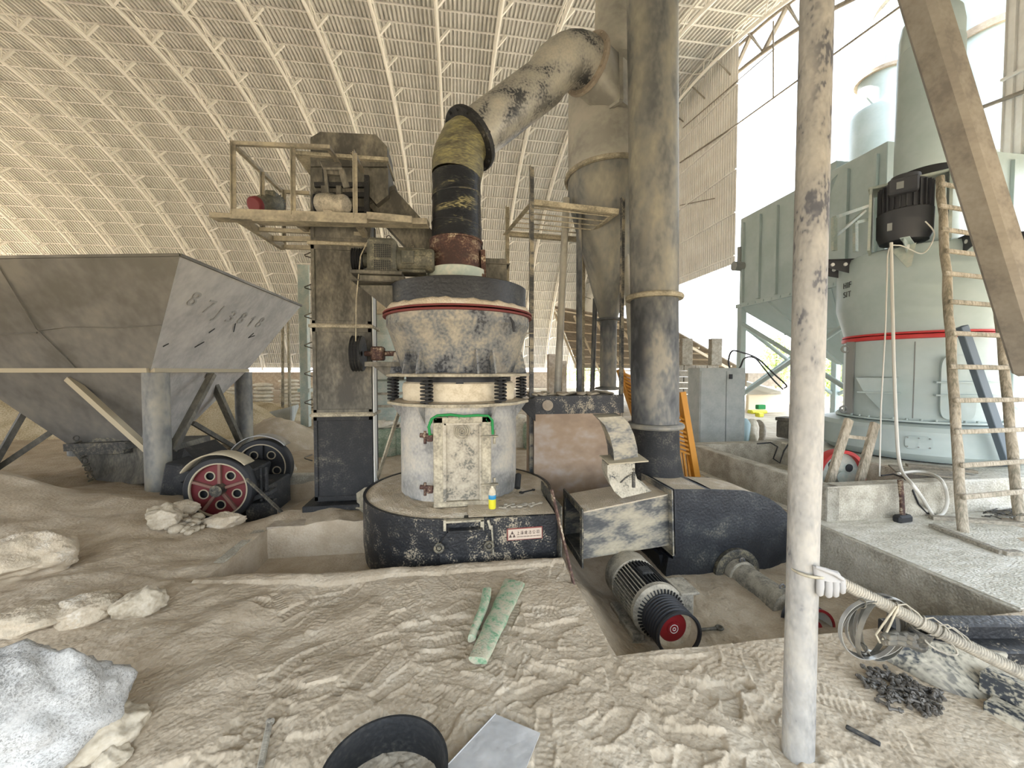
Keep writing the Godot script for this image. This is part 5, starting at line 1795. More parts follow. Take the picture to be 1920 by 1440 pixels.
func make_stones():
	var list := [
		# name, label, px, py (base centre), half-width px, height, depth ratio, material, seed
		["boulder", "large pitted white boulder with scratched marks at the lower left corner", 62, 1425, .29, .46, .27, "stone_white", 3, 5],
		["rock", "smooth pale wedge-shaped rock leaning against the right side of white boulder", 196, 1395, .14, .16, .14, "stone", 61, 7],
		["rock", "small pale rock chip at the foot of the smooth wedge-shaped rock", 212, 1432, .06, .07, .06, "stone", 8, 7],
		["rock", "angular pale rock on the sand in front of the half-buried rocks", 262, 1152, .135, .155, .12, "stone", 14, 9],
		["buried_rock", "half-buried sandy rock just left of the angular pale rock", 160, 1158, .17, .13, .15, "dust", 25, 8],
		["buried_rock", "big flat-faced sandy rock half buried at the left picture edge", 40, 1082, .32, .30, .26, "dust", 36, 6],
		["buried_rock", "low sandy rock hump between the left edge and angular rock", 62, 1172, .2, .1, .16, "dust", 44, 6],
		["rock", "dusty grey rock at the left end of the stones before the crusher", 305, 985, .17, .2, .15, "stone", 47, 9],
		["rock", "flat-topped sandy rock lying right before the red flywheel", 424, 985, .19, .13, .14, "dust", 58, 5],
		["rock", "rounded sandy rock between the hopper post and red flywheel", 345, 962, .15, .13, .13, "dust", 69, 7],
		["rock", "bright angular rock on the ground beyond the crusher, right of the flywheels", 533, 893, .17, .24, .16, "stone", 72, 9],
		["rock", "pale rock behind the rear flywheel, beside the bright angular rock", 512, 888, .13, .2, .12, "stone", 83, 9],
		["rock", "large white rock lying behind the feeder, beside the far hopper post", 408, 858, .3, .3, .25, "stone", 94, 9],
		["rock", "second white rock behind the feeder, nearer to the far hopper post", 432, 862, .2, .22, .2, "stone", 105, 9],
		["rock", "brownish rock at the left of the white rocks behind the feeder", 375, 852, .25, .25, .2, "dust", 116, 8],
	]
	for k in list:
		var p := hit(k[2], k[3])
		var b := B.new()
		b.rock(p + Vector3(0, k[5] * .42, 0), Vector3(k[4], k[5] * .62, k[6]), k[8], .2 if k[8] != 3 else .22, k[9], 4)
		var o := single(k[0], b, M[k[7]], k[1], "rock", p)
	# small stones in front of the crusher, under one group
	rng.seed = 9
	var small := B.new()
	small.rock(Vector3(0, .03, 0), Vector3(.06, .045, .05), 7, .14, 8, 2)
	var first := single("small_stone", small, M.stone, "fist-sized sandy stone in the cluster before the red flywheel", "stone", Vector3.ZERO, "small stones before the flywheel")
	var spots := [[315, 992], [330, 998], [338, 990], [346, 997], [352, 982], [358, 990], [366, 984], [372, 976], [380, 982], [388, 974], [395, 988], [408, 985], [355, 1002], [365, 997], [378, 992], [345, 972], [390, 968], [400, 978]]
	for i in spots.size():
		var s := rng.randf_range(.55, 1.15)
		var xf := Transform3D(Basis(Vector3.UP, rng.randf() * TAU).scaled(Vector3.ONE * s), hit(spots[i][0], spots[i][1]))
		if i == 0: first.transform = xf
		else: copy_of(first, xf)
	for p in [[505, 897], [519, 900], [522, 893], [513, 905], [548, 898]]:
		var xf := Transform3D(Basis(Vector3.UP, rng.randf() * TAU).scaled(Vector3.ONE * rng.randf_range(1.0, 1.6)), hit(p[0], p[1]))
		var c := copy_of(first, xf, "small stone among those at the foot of bright angular rock beyond crusher")
		c.set_meta("group", "small stones beyond the crusher")
# ---------------------------------------------------------------- the new mill and what stands round it
func make_new_mill():
	var c := at(1714, 800, 6.0)
	c.y = 0
	var t := thing("new_mill", "large clean mint-green grinding mill with a red band, standing on the concrete plinth at right", "mill", Vector3(c.x, .38, c.z))
	var b := B.new()
	b.lathe([[1.02, .40], [1.10, .46], [1.135, .5], [1.135, .80], [1.10, .86], [.8, .9]], c, 84)
	obj("base_ring", b, M.mint, t)
	var toward := atan2(EYE.x - c.x, EYE.z - c.z)
	var P := func(a: float, r: float, y: float) -> Vector3: return c + Vector3(sin(toward + a) * r, y, cos(toward + a) * r)
	# access cover on the base ring
	b = B.new()
	for k in 1:
		var ring := []
		for v in 2:
			var rg := []
			for j in 20:
				var g := TAU * j / 20
				var ax := signf(cos(g)) * pow(absf(cos(g)), .4) * .11
				var yy := .66 + signf(sin(g)) * pow(absf(sin(g)), .4) * .085
				rg.append(P.call(.04 + ax, 1.137 + v * .02, yy))
			ring.append(rg)
		b.loft(ring, true, false)
	var cov := obj("access_cover", b, M.mint, t)
	b = B.new()
	for ax in [-.09, 0, .09]:
		for yy in [.6, .72]: b.cyl(P.call(.04 + ax, 1.14, yy), P.call(.04 + ax, 1.168, yy), .01, 6)
	obj("cover_bolt", b, M.grey, cov).set_meta("kind", "stuff")
	b = B.new()
	b.lathe([[.84, .88], [.84, 2.06]], c, 72)
	obj("body", b, M.mint, t)
	b = B.new()
	b.lathe([[.84, .9], [.93, .9], [.93, .925], [.84, .925]], c, 72)
	b.hexes(c + Vector3(0, .925, 0), Basis(), .89, 40, .016, .05)
	obj("body_flange", b, M.mint, t)
	b = B.new()
	b.lathe([[.83, 2.04], [.875, 2.05], [.88, 2.075], [.875, 2.10], [.83, 2.105]], c, 72)
	b.lathe([[.83, 2.11], [.87, 2.115], [.87, 2.14], [.83, 2.145]], c, 72)
	obj("red_band", b, M.red_bright, t)
	b = B.new()
	b.lathe([[.84, 2.12], [.90, 2.35], [.955, 2.55], [.96, 2.6], [.96, 3.22], [.93, 3.3], [.86, 3.33], [.3, 3.34]], c, 76)
	obj("upper_drum", b, M.mint, t)
	# door, feed spout, lugs, flange plates
	b = B.new()
	for k in [[.30, .58, 1.0, 1.75]]:
		var rg := []
		for v in 2:
			var r2 := []
			for j in 28:
				var g := TAU * j / 28
				r2.append(P.call(.46 + signf(cos(g)) * pow(absf(cos(g)), .35) * .2, .845 + v * .06, 1.38 + signf(sin(g)) * pow(absf(sin(g)), .35) * .42))
			rg.append(r2)
		b.loft(rg, true, true)
	obj("door", b, M.mint, t)
	for y in [1.44, 1.27]:
		b = B.new()
		var rg := []
		for k in 11:
			var a := lerpf(.2, .95, k / 10.0)
			rg.append([P.call(a, .84, y), P.call(a, .96, y), P.call(a, .96, y + .02), P.call(a, .84, y + .02)])
		b.loft(rg, true, false)
		obj("door_strap", b, M.mint, t)
	b = B.new()
	var s0 := [P.call(-.62, .85, 1.52), P.call(-.2, .85, 1.52), P.call(-.2, .98, 1.5), P.call(-.62, 1.06, 1.5)]
	var s1 := [P.call(-.56, .83, 1.3), P.call(-.22, .83, 1.3), P.call(-.22, .96, 1.3), P.call(-.56, 1.0, 1.3)]
	var s2 := [P.call(-.36, .83, .98), P.call(-.24, .83, .98), P.call(-.24, .86, .98), P.call(-.36, .86, .98)]
	b.loft([s0, s1, s2], true, false)
	var sp := obj("spout", b, M.mint, t)
	b = B.new()
	b.slab([P.call(-.6, .82, 1.28), P.call(-.17, .82, 1.28), P.call(-.17, 1.02, 1.28), P.call(-.6, 1.06, 1.28)], Vector3(0, .02, 0))
	obj("spout_flange", b, M.mint, sp)
	b = B.new()
	b.bar(P.call(-.97, .86, .9), P.call(-.97, .86, 2.05), .05, .12)
	obj("side_rib", b, M.grey, t)
	for y in [1.94, 1.0]:
		b = B.new(); b.torus(P.call(-.99, .93, y), .05, .016, Basis(Vector3.UP, toward - 1.0) * Basis(Vector3.BACK, PI / 2) , 16, 6); obj("lifting_ring", b, M.grey, t)
	b = B.new()
	b.bar(P.call(-.02, .842, .95), P.call(-.02, .842, 2.0), .008, .01)
	obj("weld_seam", b, M.grey, t)
	# perforated support arms round the top
	for k in [-.9, -1.25, .42, .95, 1.2, -.1]:
		b = B.new()
		var a: float = k
		var o: Vector3 = P.call(a, .9, 3.2)
		var dirv: Vector3 = (P.call(a, 1.9, 3.2) - o).normalized()
		var w := .06
		b.slab([o + Vector3(0, -.12, 0), o + Vector3(0, .1, 0), o + dirv * .5 + Vector3(0, .1, 0), o + dirv * .52 + Vector3(0, .04, 0)], dirv.cross(Vector3.UP) * .012)
		b.bar(o + Vector3(0, .1, 0), o + dirv * .52 + Vector3(0, .1, 0), .09, .012)
		var arm := obj("support_arm", b, M.charcoal if k != -.1 else M.mint, t)
		b = B.new()
		for h in [.12, .3]: b.cyl(o + dirv * h + Vector3(0, .03, 0) - dirv.cross(Vector3.UP) * .02, o + dirv * h + Vector3(0, .03, 0) + dirv.cross(Vector3.UP) * .02, .026, 12)
		obj("arm_hole", b, M.tarp, arm)
	# faint print on the drum's left side
	var print_rows := ["HIF", "SIT"]
	for i in 2:
		var tm := TextMesh.new()
		tm.text = print_rows[i]; tm.font_size = 24; tm.pixel_size = .005; tm.depth = .004
		var ti := MeshInstance3D.new()
		ti.name = "print"; ti.mesh = tm; ti.material_override = M.charcoal
		t.add_child(ti, true)
		var n: Vector3 = (P.call(-.93, 1, 0) - c).normalized()
		n.y = 0
		ti.transform = Transform3D(Basis(Vector3.UP.cross(n), Vector3.UP, n), P.call(-.93, .965, 2.92 - .14 * i) - t.position)
	# classifier motor on top, in its mount
	var m := thing("mill_motor", "black finned vertical electric motor on top of the mint mill", "motor", at(1695, 465, 5.5))
	var mp := at(1696, 400, 5.45)
	var face := (EYE - mp); face.y = 0
	var mz := face.normalized()
	var mx := Vector3.UP.cross(mz)
	var q := Basis(mx, Vector3.UP, mz)
	b = B.new()
	b.lathe([[.0, -.42], [.25, -.40], [.285, -.3], [.29, .0], [.25, .02], [.25, .36], [.22, .4], [.16, .43], [.15, .5], [.0, .52]], mp, 40)
	obj("motor_body", b, M.charcoal, m)
	for k in 26:
		var a := TAU * k / 26
		b = B.new()
		var d := Vector3(cos(a), 0, sin(a))
		b.bar(mp + d * .262 + Vector3(0, .02, 0), mp + d * .262 + Vector3(0, .36, 0), .012, .04, d)
		obj("cooling_fin", b, M.charcoal, m)
	b = B.new()
	b.box(mp + q * Vector3(-.02, .28, .3), Vector3(.3, .2, .12), q, .02)
	var tb := obj("terminal_box", b, M.charcoal, m)
	b = B.new(); b.box(mp + q * Vector3(-.05, .28, .362), Vector3(.07, .09, .006), q); obj("label", b, M.grey, tb)
	b = B.new(); b.box(mp + q * Vector3(-.14, -.22, .262), Vector3(.05, .1, .02), q); obj("sticker", b, M.grey, m)
	b = B.new()
	for s in [-.36, .4]:
		b.slab([mp + q * Vector3(s, -.5, .3), mp + q * Vector3(s, -.5, -.3), mp + q * Vector3(s, .42, -.3), mp + q * Vector3(s, .42, .1), mp + q * Vector3(s, .3, .2)], mx * .03)
	b.box(mp + q * Vector3(.02, .42, -.1), Vector3(.8, .04, .4), q, .01)
	b.slab([mp + q * Vector3(-.12, -.55, .3), mp + q * Vector3(.12, -.5, .3), mp + q * Vector3(.08, -.8, .36), mp + q * Vector3(.04, -.82, .36)], mz * .02)
	obj("mount", b, M.mint_dusty, m)
	# outlet duct above with the black joint
	var oc := at(1737, 320, 6.1)
	var du := thing("new_mill_duct", "mint-green round outlet duct with a black joint rising above the new mill", "duct", Vector3(oc.x, 3.34, oc.z))
	oc.y = 0
	b = B.new(); b.lathe([[.42, 3.32], [.40, 3.9], [.37, 4.28], [.36, 4.5]], oc, 48); obj("lower_duct", b, M.mint, du)
	b = B.new(); b.lathe([[.355, 4.48], [.35, 4.5], [.35, 4.64], [.355, 4.66]], oc, 48); obj("rubber_joint", b, M.dark, du)
	b = B.new(); b.lathe([[.36, 4.64], [.37, 4.66], [.37, 6.5], [.36, 6.52]], oc, 48); b.lathe([[.36, 6.5], [.36, 6.75], [.33, 6.95], [.24, 7.08], [.0, 7.12]], oc, 48); obj("upper_duct", b, M.mint, du)
	# dark red drive wheel in the trench
	var w := thing("drive_pulley", "drive wheel with an orange-red rim inside the trench under the new mill", "pulley", at(1575, 900, 5.0))
	var wc := at(1572, 893, 5.0)
	b = B.new(); b.lathe([[.30, -.06], [.34, -.06], [.34, .06], [.30, .06], [.30, -.06]], wc, 44, Basis(Vector3.RIGHT, PI / 2)); obj("rim", b, M.red_bright, w)
	b = B.new(); b.lathe([[.3, .0], [.08, .0], [.07, .05], [0, .05]], wc, 40, Basis(Vector3.RIGHT, PI / 2)); obj("web", b, M.mint_dusty, w)
	b = B.new()
	for k in 4: b.cyl(wc + Vector3(cos(k * 1.57 + .6) * .18, sin(k * 1.57 + .6) * .18, -.01), wc + Vector3(cos(k * 1.57 + .6) * .18, sin(k * 1.57 + .6) * .18, .01), .05, 20)
	obj("web_hole", b, M.dark, w)
	b = B.new()
	b.lathe([[.7, .05], [.95, .05], [.95, .44], [.6, .44]], c, 48)
	obj("drive_housing", b, M.dark, w)

func make_filter():
	# baghouse with hopper on braced legs
	var X := at(1387, 500, 10.5).x
	var z0 := at(1387, 500, 10.5).z
	var z1 := z0 + 3.6
	var wx := 3.0
	var y1 := at(1387, 412, 10.5).y
	var y0 := at(1387, 572, 10.5).y
	var t := thing("bag_filter", "mint-green boxy bag filter house with hopper bottom on braced legs outside", "filter", Vector3(X, 0, z0))
	var b := B.new()
	b.box(Vector3(X + wx / 2, (y0 + y1) / 2, (z0 + z1) / 2), Vector3(wx, y1 - y0, z1 - z0), Basis(), .01)
	obj("housing", b, M.mint, t)
	for k in 7:
		var z := lerpf(z0 + .15, z1 - .15, k / 6.0)
		b = B.new()
		b.box(Vector3(X - .03, (y0 + y1) / 2 - .05, z), Vector3(.07, y1 - y0 - .2, .09 if k % 2 else .05), Basis(), .004)
		obj("stiffener", b, M.mint, t)
	for k in 5:
		b = B.new()
		b.box(Vector3(X + wx * (k + .5) / 5.0, (y0 + y1) / 2 - .05, z1 + .03), Vector3(.09, y1 - y0 - .2, .06), Basis(), .004)
		obj("stiffener", b, M.mint, t)
	b = B.new()
	b.box(Vector3(X + wx / 2, y0 - .03, (z0 + z1) / 2), Vector3(wx + .12, .1, z1 - z0 + .12), Basis(), .006)
	for k in 14: b.box(Vector3(X - .065, y0 - .03, lerpf(z0, z1, (k + .5) / 14.0)), Vector3(.02, .045, .05))
	obj("flange", b, M.mint, t)
	b = B.new()
	var cx := X + wx / 2
	var cz := (z0 + z1) / 2
	var ya := at(1500, 700, 10.0).y
	var r0 := [Vector3(X, y0 - .08, z0), Vector3(X + wx, y0 - .08, z0), Vector3(X + wx, y0 - .08, z1), Vector3(X, y0 - .08, z1)]
	var r1 := [Vector3(cx - .2, 1.75, cz - .2), Vector3(cx + .2, 1.75, cz - .2), Vector3(cx + .2, 1.75, cz + .2), Vector3(cx - .2, 1.75, cz + .2)]
	b.loft([r0, r1], true, false)
	b.cyl(Vector3(cx, 1.75, cz), Vector3(cx, 1.2, cz), .2, 24)
	var hop := obj("hopper", b, M.mint, t)
	b = B.new()
	for u in [.28, .72]: b.bar(r0[0].lerp(r0[3], u), r1[0].lerp(r1[3], u), .05, .05)
	b.bar(r0[0].lerp(r1[0], .5), r0[3].lerp(r1[3], .5), .04, .04)
	obj("hopper_rib", b, M.mint, hop)
	for p in [[X + .05, z0 + .05], [X + wx - .05, z0 + .05], [X + .05, z1 - .05], [X + wx - .05, z1 - .05]]:
		b = B.new(); b.box(Vector3(p[0], y0 / 2, p[1]), Vector3(.16, y0, .16), Basis(), .01); obj("leg", b, M.mint, t)
	for e in [[X + .05, z0, X + .05, z1, 2.9, .9], [X + .05, z1, X + .05, z0, 2.9, .9], [X, z0, X + wx, z0, 2.9, .9], [X + wx, z0, X, z0, 2.9, .9], [X, z1, X + wx, z1, 2.9, .9], [X + wx, z1, X + wx, z0, 2.9, .9]]:
		b = B.new(); b.cyl(Vector3(e[0], e[4], e[1]), Vector3(e[2], e[5], e[3]), .05, 10); obj("brace", b, M.mint, t)
	b = B.new()
	b.cyl(Vector3(X - .25, y0 + 1.0, z0 + .1), Vector3(X, y0 + 1.0, z0 + .1), .12, 16); b.cyl(Vector3(X - .1, y0 + 1.0, z0 + .1), Vector3(X - .1, y0 + 1.5, z0 + .1), .05, 10)
	obj("valve", b, M.grey, t)
	# stub pipe with a round open flange, at its top near corner
	var p := thing("stub_pipe", "short mint pipe with an open round flange sticking out of the filter top", "pipe", at(1590, 350, 8.2))
	b = B.new(); b.cyl(at(1540, 352, 9.0), at(1590, 351, 7.9), .3, 32); obj("pipe_body", b, M.mint, p)
	var fq := Basis(Quaternion(Vector3.UP, (at(1590, 351, 7.9) - at(1540, 352, 9.0)).normalized()))
	b = B.new(); b.lathe([[.24, -.02], [.36, -.02], [.36, .02], [.24, .02], [.24, -.5]], at(1592, 351, 7.85), 36, fq); obj("flange", b, M.mint, p)
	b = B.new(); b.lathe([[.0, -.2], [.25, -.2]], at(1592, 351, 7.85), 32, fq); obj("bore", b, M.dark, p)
	b = B.new(); b.box(at(1606, 400, 8.6), Vector3(1.6, 1.9, .5), Basis(), .01); obj("end_panel", b, M.mint, p)
	b = B.new()
	b.bar(at(1564, 408, 6.6), at(1640, 382, 7.2), .05, .05); b.bar(at(1564, 408, 6.6), at(1564, 470, 6.6), .07, .05); b.bar(at(1564, 445, 6.6), at(1622, 395, 7.1), .04, .04); b.bar(at(1604, 418, 7.0), at(1640, 408, 7.3), .05, .05); b.bar(at(1604, 418, 7.0), at(1604, 472, 7.0), .06, .05)
	single("guard_rail", b, M.mint_dusty, "mint steel guard rail with slanting braces, behind the drum of the new mill", "railing", at(1590, 470, 6.8))
	# tall vessels beyond
	var v := thing("tall_cyclone", "tall pale green cyclone vessel with a curved top pipe, left of the mill's outlet duct", "cyclone", at(1645, 330, 12.5))
	var vc := at(1652, 300, 12.5); vc.y = 0
	b = B.new(); b.lathe([[.85, 5.0], [.85, 9.6], [.8, 9.75], [.4, 9.8]], vc, 48); obj("vessel", b, M.mint, v)
	b = B.new(); b.lathe([[.84, 7.1], [.93, 7.1], [.93, 7.2], [.84, 7.2]], vc, 48); obj("flange", b, M.mint, v)
	b = B.new(); b.tube([vc + Vector3(0, 9.6, 0), vc + Vector3(0, 10.8, 0), vc + Vector3(.1, 11.6, 0), vc + Vector3(.5, 12.5, 0), vc + Vector3(1.2, 13.1, 0), vc + Vector3(2.2, 13.3, 0)], [.62, .62, .66, .72, .74, .74], 32); obj("top_pipe", b, M.mint, v)
	for k in [[vc + Vector3(.0, 10.8, 0), Basis(), .62], [vc + Vector3(.62, 12.65, 0), Basis(Vector3.FORWARD, .9), .72]]:
		b = B.new(); b.lathe([[k[2], -.05], [k[2] + .1, -.05], [k[2] + .1, .05], [k[2], .05]], k[0], 40, k[1]); obj("pipe_flange", b, M.brown_sheet, v)
	b = B.new(); b.torus(vc + Vector3(-.05, 9.4, .86), .08, .02, Basis(Vector3.RIGHT, PI / 2), 14, 6); obj("hook", b, M.rust, v)
	v = thing("tall_tank", "tallest mint-green vessel at the right, behind the slanting steel beam", "tank", at(1828, 500, 11.5))
	vc = at(1826, 300, 11.5); vc.y = 0
	b = B.new(); b.lathe([[.75, 3.0], [.75, 11.2]], vc, 48); obj("vessel", b, M.mint, v)
	b = B.new(); b.lathe([[.74, 7.62], [.84, 7.62], [.84, 7.72], [.74, 7.72]], vc, 48); obj("flange", b, M.mint, v)
	b = B.new(); b.tube([vc + Vector3(0, 11.2, 0), vc + Vector3(-.1, 11.9, 0), vc + Vector3(-.6, 12.8, .0), vc + Vector3(-1.5, 13.3, 0)], [.75, .78, .8, .8], 32); obj("bend", b, M.mint, v)
	b = B.new(); b.lathe([[.75, -.1], [.9, -.1], [.9, .08], [.75, .08]], vc + Vector3(0, 11.2, 0), 40, Basis(Vector3.BACK, .25)); obj("pipe_flange", b, M.brown_sheet, v)

func make_right_side():
	# the slanting beam and the wooden ladder
	var b := B.new()
	b.bar(at(1712, -60, 2.9), at(1945, 700, 2.9), .19, .19, Vector3.RIGHT, .03)
	single("slanting_beam", b, M.beam, "thick dusty steel beam slanting down across the right of the picture", "beam", at(1945, 700, 2.9))
	var t := thing("wooden_ladder", "rough home-made wooden ladder leaning against the new mill", "ladder", gr(1805, 998))
	var lb := gr(1805, 998); var lt := at(1763, 332, 4.75)
	var rb := gr(1908, 965); var rt := at(1850, 350, 4.95)
	rb = gr(1912, 985); 
	for k in [[lb, lt], [rb, rt]]:
		b = B.new()
		var pts := []; var rr := []
		for i in 17: pts.append(k[0].lerp(k[1], i / 16.0) + Vector3(sin(i * 1.9), 0, cos(i * 2.3)) * .006); rr.append(lerpf(.043, .04, i / 16.0) + .002 * sin(i * 2.6))
		b.tube(pts, rr, 8)
		obj("rail", b, M.wood, t)
	rng.seed = 31
	for y in [930, 872, 810, 752, 690, 628, 570, 518, 476, 437, 394, 353]:
		var u = (998.0 - y) / (998.0 - 332.0)
		# distance along the rail for a picture height
		var lo := 0.0; var hi := 1.0
		for s in 20:
			var mid := (lo + hi) / 2
			var p := lb.lerp(lt, mid) - EYE
			var v := cb.inverse() * p
			if 720.0 - v.y / -v.z * F > y: lo = mid
			else: hi = mid
		b = B.new()
		var a := lb.lerp(lt, lo); var e := rb.lerp(rt, lo)
		var d := (e - a).normalized()
		var n := (lt - lb).normalized().cross(d).normalized()
		if n.z < 0: n = -n
		b.bar(a - d * rng.randf_range(.05, .16) + n * .06, e + d * rng.randf_range(.08, .2) + n * .06, .05, .035, n, .008)
		obj("rung", b, M.wood, t)
	b = B.new()
	b.bar(at(1803, 612, 4.75), at(1892, 872, 4.75), .11, .07, Vector3.BACK, .006)
	single("steel_strut", b, M.blue_grey, "blue-grey steel strut slanting behind the ladder's right rail, before the mint mill", "strut", at(1892, 872, 4.75))
	# short ladder standing in the trench
	t = thing("short_ladder", "top of a short wooden ladder standing in the trench before the new mill", "ladder", at(1580, 900, 4.75))
	for k in [[1592, 786, 1546, 905], [1641, 793, 1604, 905]]:
		b = B.new(); b.bar(at(k[0], k[1], 4.85), at(k[2], k[3], 4.7) - Vector3(0, .2, 0), .1, .06, Vector3.BACK, .01); obj("rail", b, M.wood, t)
	b = B.new(); b.bar(at(1578, 817, 4.83), at(1640, 824, 4.83), .03, .04); obj("rung", b, M.wood, t)
	# sledgehammer, boards, hose, cables
	t = thing("sledgehammer", "sledgehammer standing on its head, handle upright, against the concrete plinth", "hammer", gr(1692, 980))
	var hp := gr(1692, 980)
	b = B.new(); b.tube([hp + Vector3(0, .05, 0), hp + Vector3(.01, .25, -.02), hp + Vector3(.02, .44, -.05)], [.024, .021, .024], 12); obj("handle", b, M.rust, t)
	b = B.new(); b.box(hp + Vector3(0, .045, 0), Vector3(.19, .085, .085), Basis(Vector3.UP, .1), .02); obj("head", b, M.dark, t)
	b = B.new()
	b.bar(gr(1746, 985, .03), gr(1880, 1036, .03), .06, .035, Vector3.UP, .004); b.bar(gr(1880, 1036, .03), gr(1912, 1036, .03), .06, .035, Vector3.UP, .004)
	single("bent_board", b, M.board, "long thin board bent at its end, lying under the ladder's foot", "board", gr(1830, 1015))
	b = B.new()
	b.bar(gr(1745, 970, .03), gr(1960, 985, .03), .07, .04, Vector3.UP, .004)
	single("timber_strip", b, M.board, "straight dark timber strip lying behind the ladder foot", "board", gr(1850, 975))
	b = B.new()
	rng.seed = 41
	for i in 60:
		var p := gr(1840 + rng.randf_range(0, 80), 968 - rng.randf_range(0, 12), .02 + rng.randf_range(0, .1))
		var d := Vector3(rng.randf_range(.1, .25), rng.randf_range(-.05, .02), rng.randf_range(-.05, .05))
		b.cyl(p, p + d, .006, 5)
	var br := single("brushwood", b, M.iron, "small pile of dry brushwood sticks by the plinth, behind the ladder", "sticks", gr(1880, 965))
	br.set_meta("kind", "stuff")
	b = B.new()
	var hose := [at(1671, 455, 5.0), at(1673, 560, 4.95), at(1676, 680, 4.85), at(1680, 780, 4.75), at(1684, 850, 4.6), at(1692, 885, 4.4), gr(1712, 910, .42), gr(1730, 935, .25), gr(1742, 955, .08), gr(1752, 968, .03), gr(1768, 962, .05), gr(1776, 938, .2), gr(1768, 905, .4), gr(1745, 888, .42), gr(1715, 884, .42), gr(1685, 888, .42)]
	var cv := Curve3D.new()
	for i in hose.size():
		var tan: Vector3 = (hose[min(i + 1, hose.size() - 1)] - hose[max(i - 1, 0)]) / 6.0
		cv.add_point(hose[i], -tan, tan)
	b.tube(Array(cv.tessellate(4, 3)), .017, 8)
	single("white_hose", b, M.hose, "thick white hose hanging down the new mill and looping onto the floor", "hose", hose[9])
	b = B.new()
	cv = Curve3D.new()
	var cab := [at(1735, 415, 5.1), at(1752, 440, 5.1), at(1730, 475, 5.1), at(1685, 460, 5.0), at(1664, 480, 5.0), at(1660, 620, 4.9), at(1652, 760, 4.8), at(1649, 893, 4.7)]
	for i in cab.size():
		var tan: Vector3 = (cab[min(i + 1, cab.size() - 1)] - cab[max(i - 1, 0)]) / 6.0
		cv.add_point(cab[i], -tan, tan)
	b.tube(Array(cv.tessellate(4, 3)), .008, 6)
	single("thin_cable", b, M.hose, "thin white cable hanging beside the thick hose down the new mill", "cable", cab[7])
	b = B.new()
	b.tube([gr(1653, 892, .39), gr(1675, 889, .4), gr(1695, 896, .4), gr(1712, 920, .3), gr(1722, 945, .15), gr(1738, 962, .04), gr(1756, 966, .03)], .009, 6)
	single("black_cable", b, M.rubber, "thin black cable lying over the plinth edge beneath the white hose", "cable", gr(1700, 900, .38))
	b = B.new()
	b.bar(gr(1672, 878, .40), gr(1790, 890, .40), .4, .02); b.bar(gr(1700, 872, .42), gr(1830, 884, .42), .12, .03)
	single("packing_board", b, M.board, "flat boards under the edge of the new mill on the plinth", "board", gr(1740, 880, .38))
	# control cabinet
	t = thing("control_cabinet", "tall grey two-door electrical cabinet behind the concrete trench wall", "cabinet", gr(1352, 836))
	var cl := gr(1310, 838); var cr := gr(1395, 838)
	var ch := at(1312, 690, 8.31).y
	b = B.new()
	b.slab([cl, cr, cr + Vector3(0, ch, 0), cl + Vector3(0, ch, 0)], Vector3(.05, 0, -.5))
	obj("body", b, M.cabinet, t)
	var ex := (cr - cl)
	for k in [[.02, .56], [.58, .98]]:
		b = B.new(); b.slab([cl + ex * k[0] + Vector3(0, .05, 0), cl + ex * k[1] + Vector3(0, .05, 0), cl + ex * k[1] + Vector3(0, ch - .07, 0), cl + ex * k[0] + Vector3(0, ch - .07, 0)], Vector3(0, 0, .02)); obj("door", b, M.cabinet, t)
	b = B.new(); b.box(cl + ex * .66 + Vector3(0, ch - .18, .03), Vector3(.06, .1, .03)); obj("lock", b, M.dark, t)
	for k in [[[1373, 704, 8.3], [1366, 680, 8.4], [1371, 660, 8.4], [1385, 659, 8.4], [1420, 672, 8.6], [1450, 700, 8.7], [1474, 722, 8.7], [1470, 728, 8.7]], [[1374, 702, 8.3], [1388, 688, 8.3], [1396, 672, 8.4], [1415, 671, 8.5], [1432, 690, 8.6], [1450, 712, 8.6], [1468, 730, 8.7]]]:
		b = B.new()
		cv = Curve3D.new()
		var pts := []
		for p in k: pts.append(at(p[0], p[1], p[2]))
		for i in pts.size():
			var tan: Vector3 = (pts[min(i + 1, pts.size() - 1)] - pts[max(i - 1, 0)]) / 6.0
			cv.add_point(pts[i], -tan, tan)
		b.tube(Array(cv.tessellate(3, 4)), .018, 6)
		obj("cable", b, M.rubber, t)
	# yellow stair leaning behind the riser
	t = thing("yellow_stair", "orange-yellow steel stair with many treads behind the riser pipe", "stairs", at(1295, 890, 5.9))
	var s0 := at(1164, 690, 6.6); var s1 := at(1186, 770, 6.6)
	for k in [[1162, 692, 1198, 800, 6.4], [1277, 735, 1306, 905, 5.9]]:
		b = B.new(); b.bar(at(k[0], k[1], k[4]), at(k[2], k[3], k[4]), .09, .12, Vector3.BACK, .004); obj("stringer", b, M.orange, t)
	for i in 10:
		var u := i / 9.0
		b = B.new(); b.bar(at(1164 + 22 * u, 698 + 62 * u, 6.4), at(1198, 712 + 62 * u, 6.2), .1, .03); obj("tread", b, M.orange, t)
	for i in 9:
		var u := i / 8.0
		b = B.new(); b.bar(at(1262, 778 + 62 * u, 6.0), at(1284 + 14 * u, 786 + 66 * u, 5.9), .1, .03); obj("tread", b, M.orange, t)
	for i in 4:
		b = B.new(); b.bar(at(1274 + 7 * i, 846 + 3 * i, 5.95), at(1281 + 7 * i, 905, 5.9), .03, .03); obj("baluster", b, M.orange, t)
	# box and leads on the trench's far wall
	b = B.new()
	b.box(at(1480, 805, 7.0), Vector3(.28, .3, .3), Basis(Vector3.UP, .3), .02); b.box(at(1480, 786, 7.0), Vector3(.3, .06, .32), Basis(Vector3.UP, .3), .01)
	single("welding_set", b, M.casing, "small dark welding set standing on the far trench wall", "machine", at(1480, 822, 7.0))
	b = B.new()
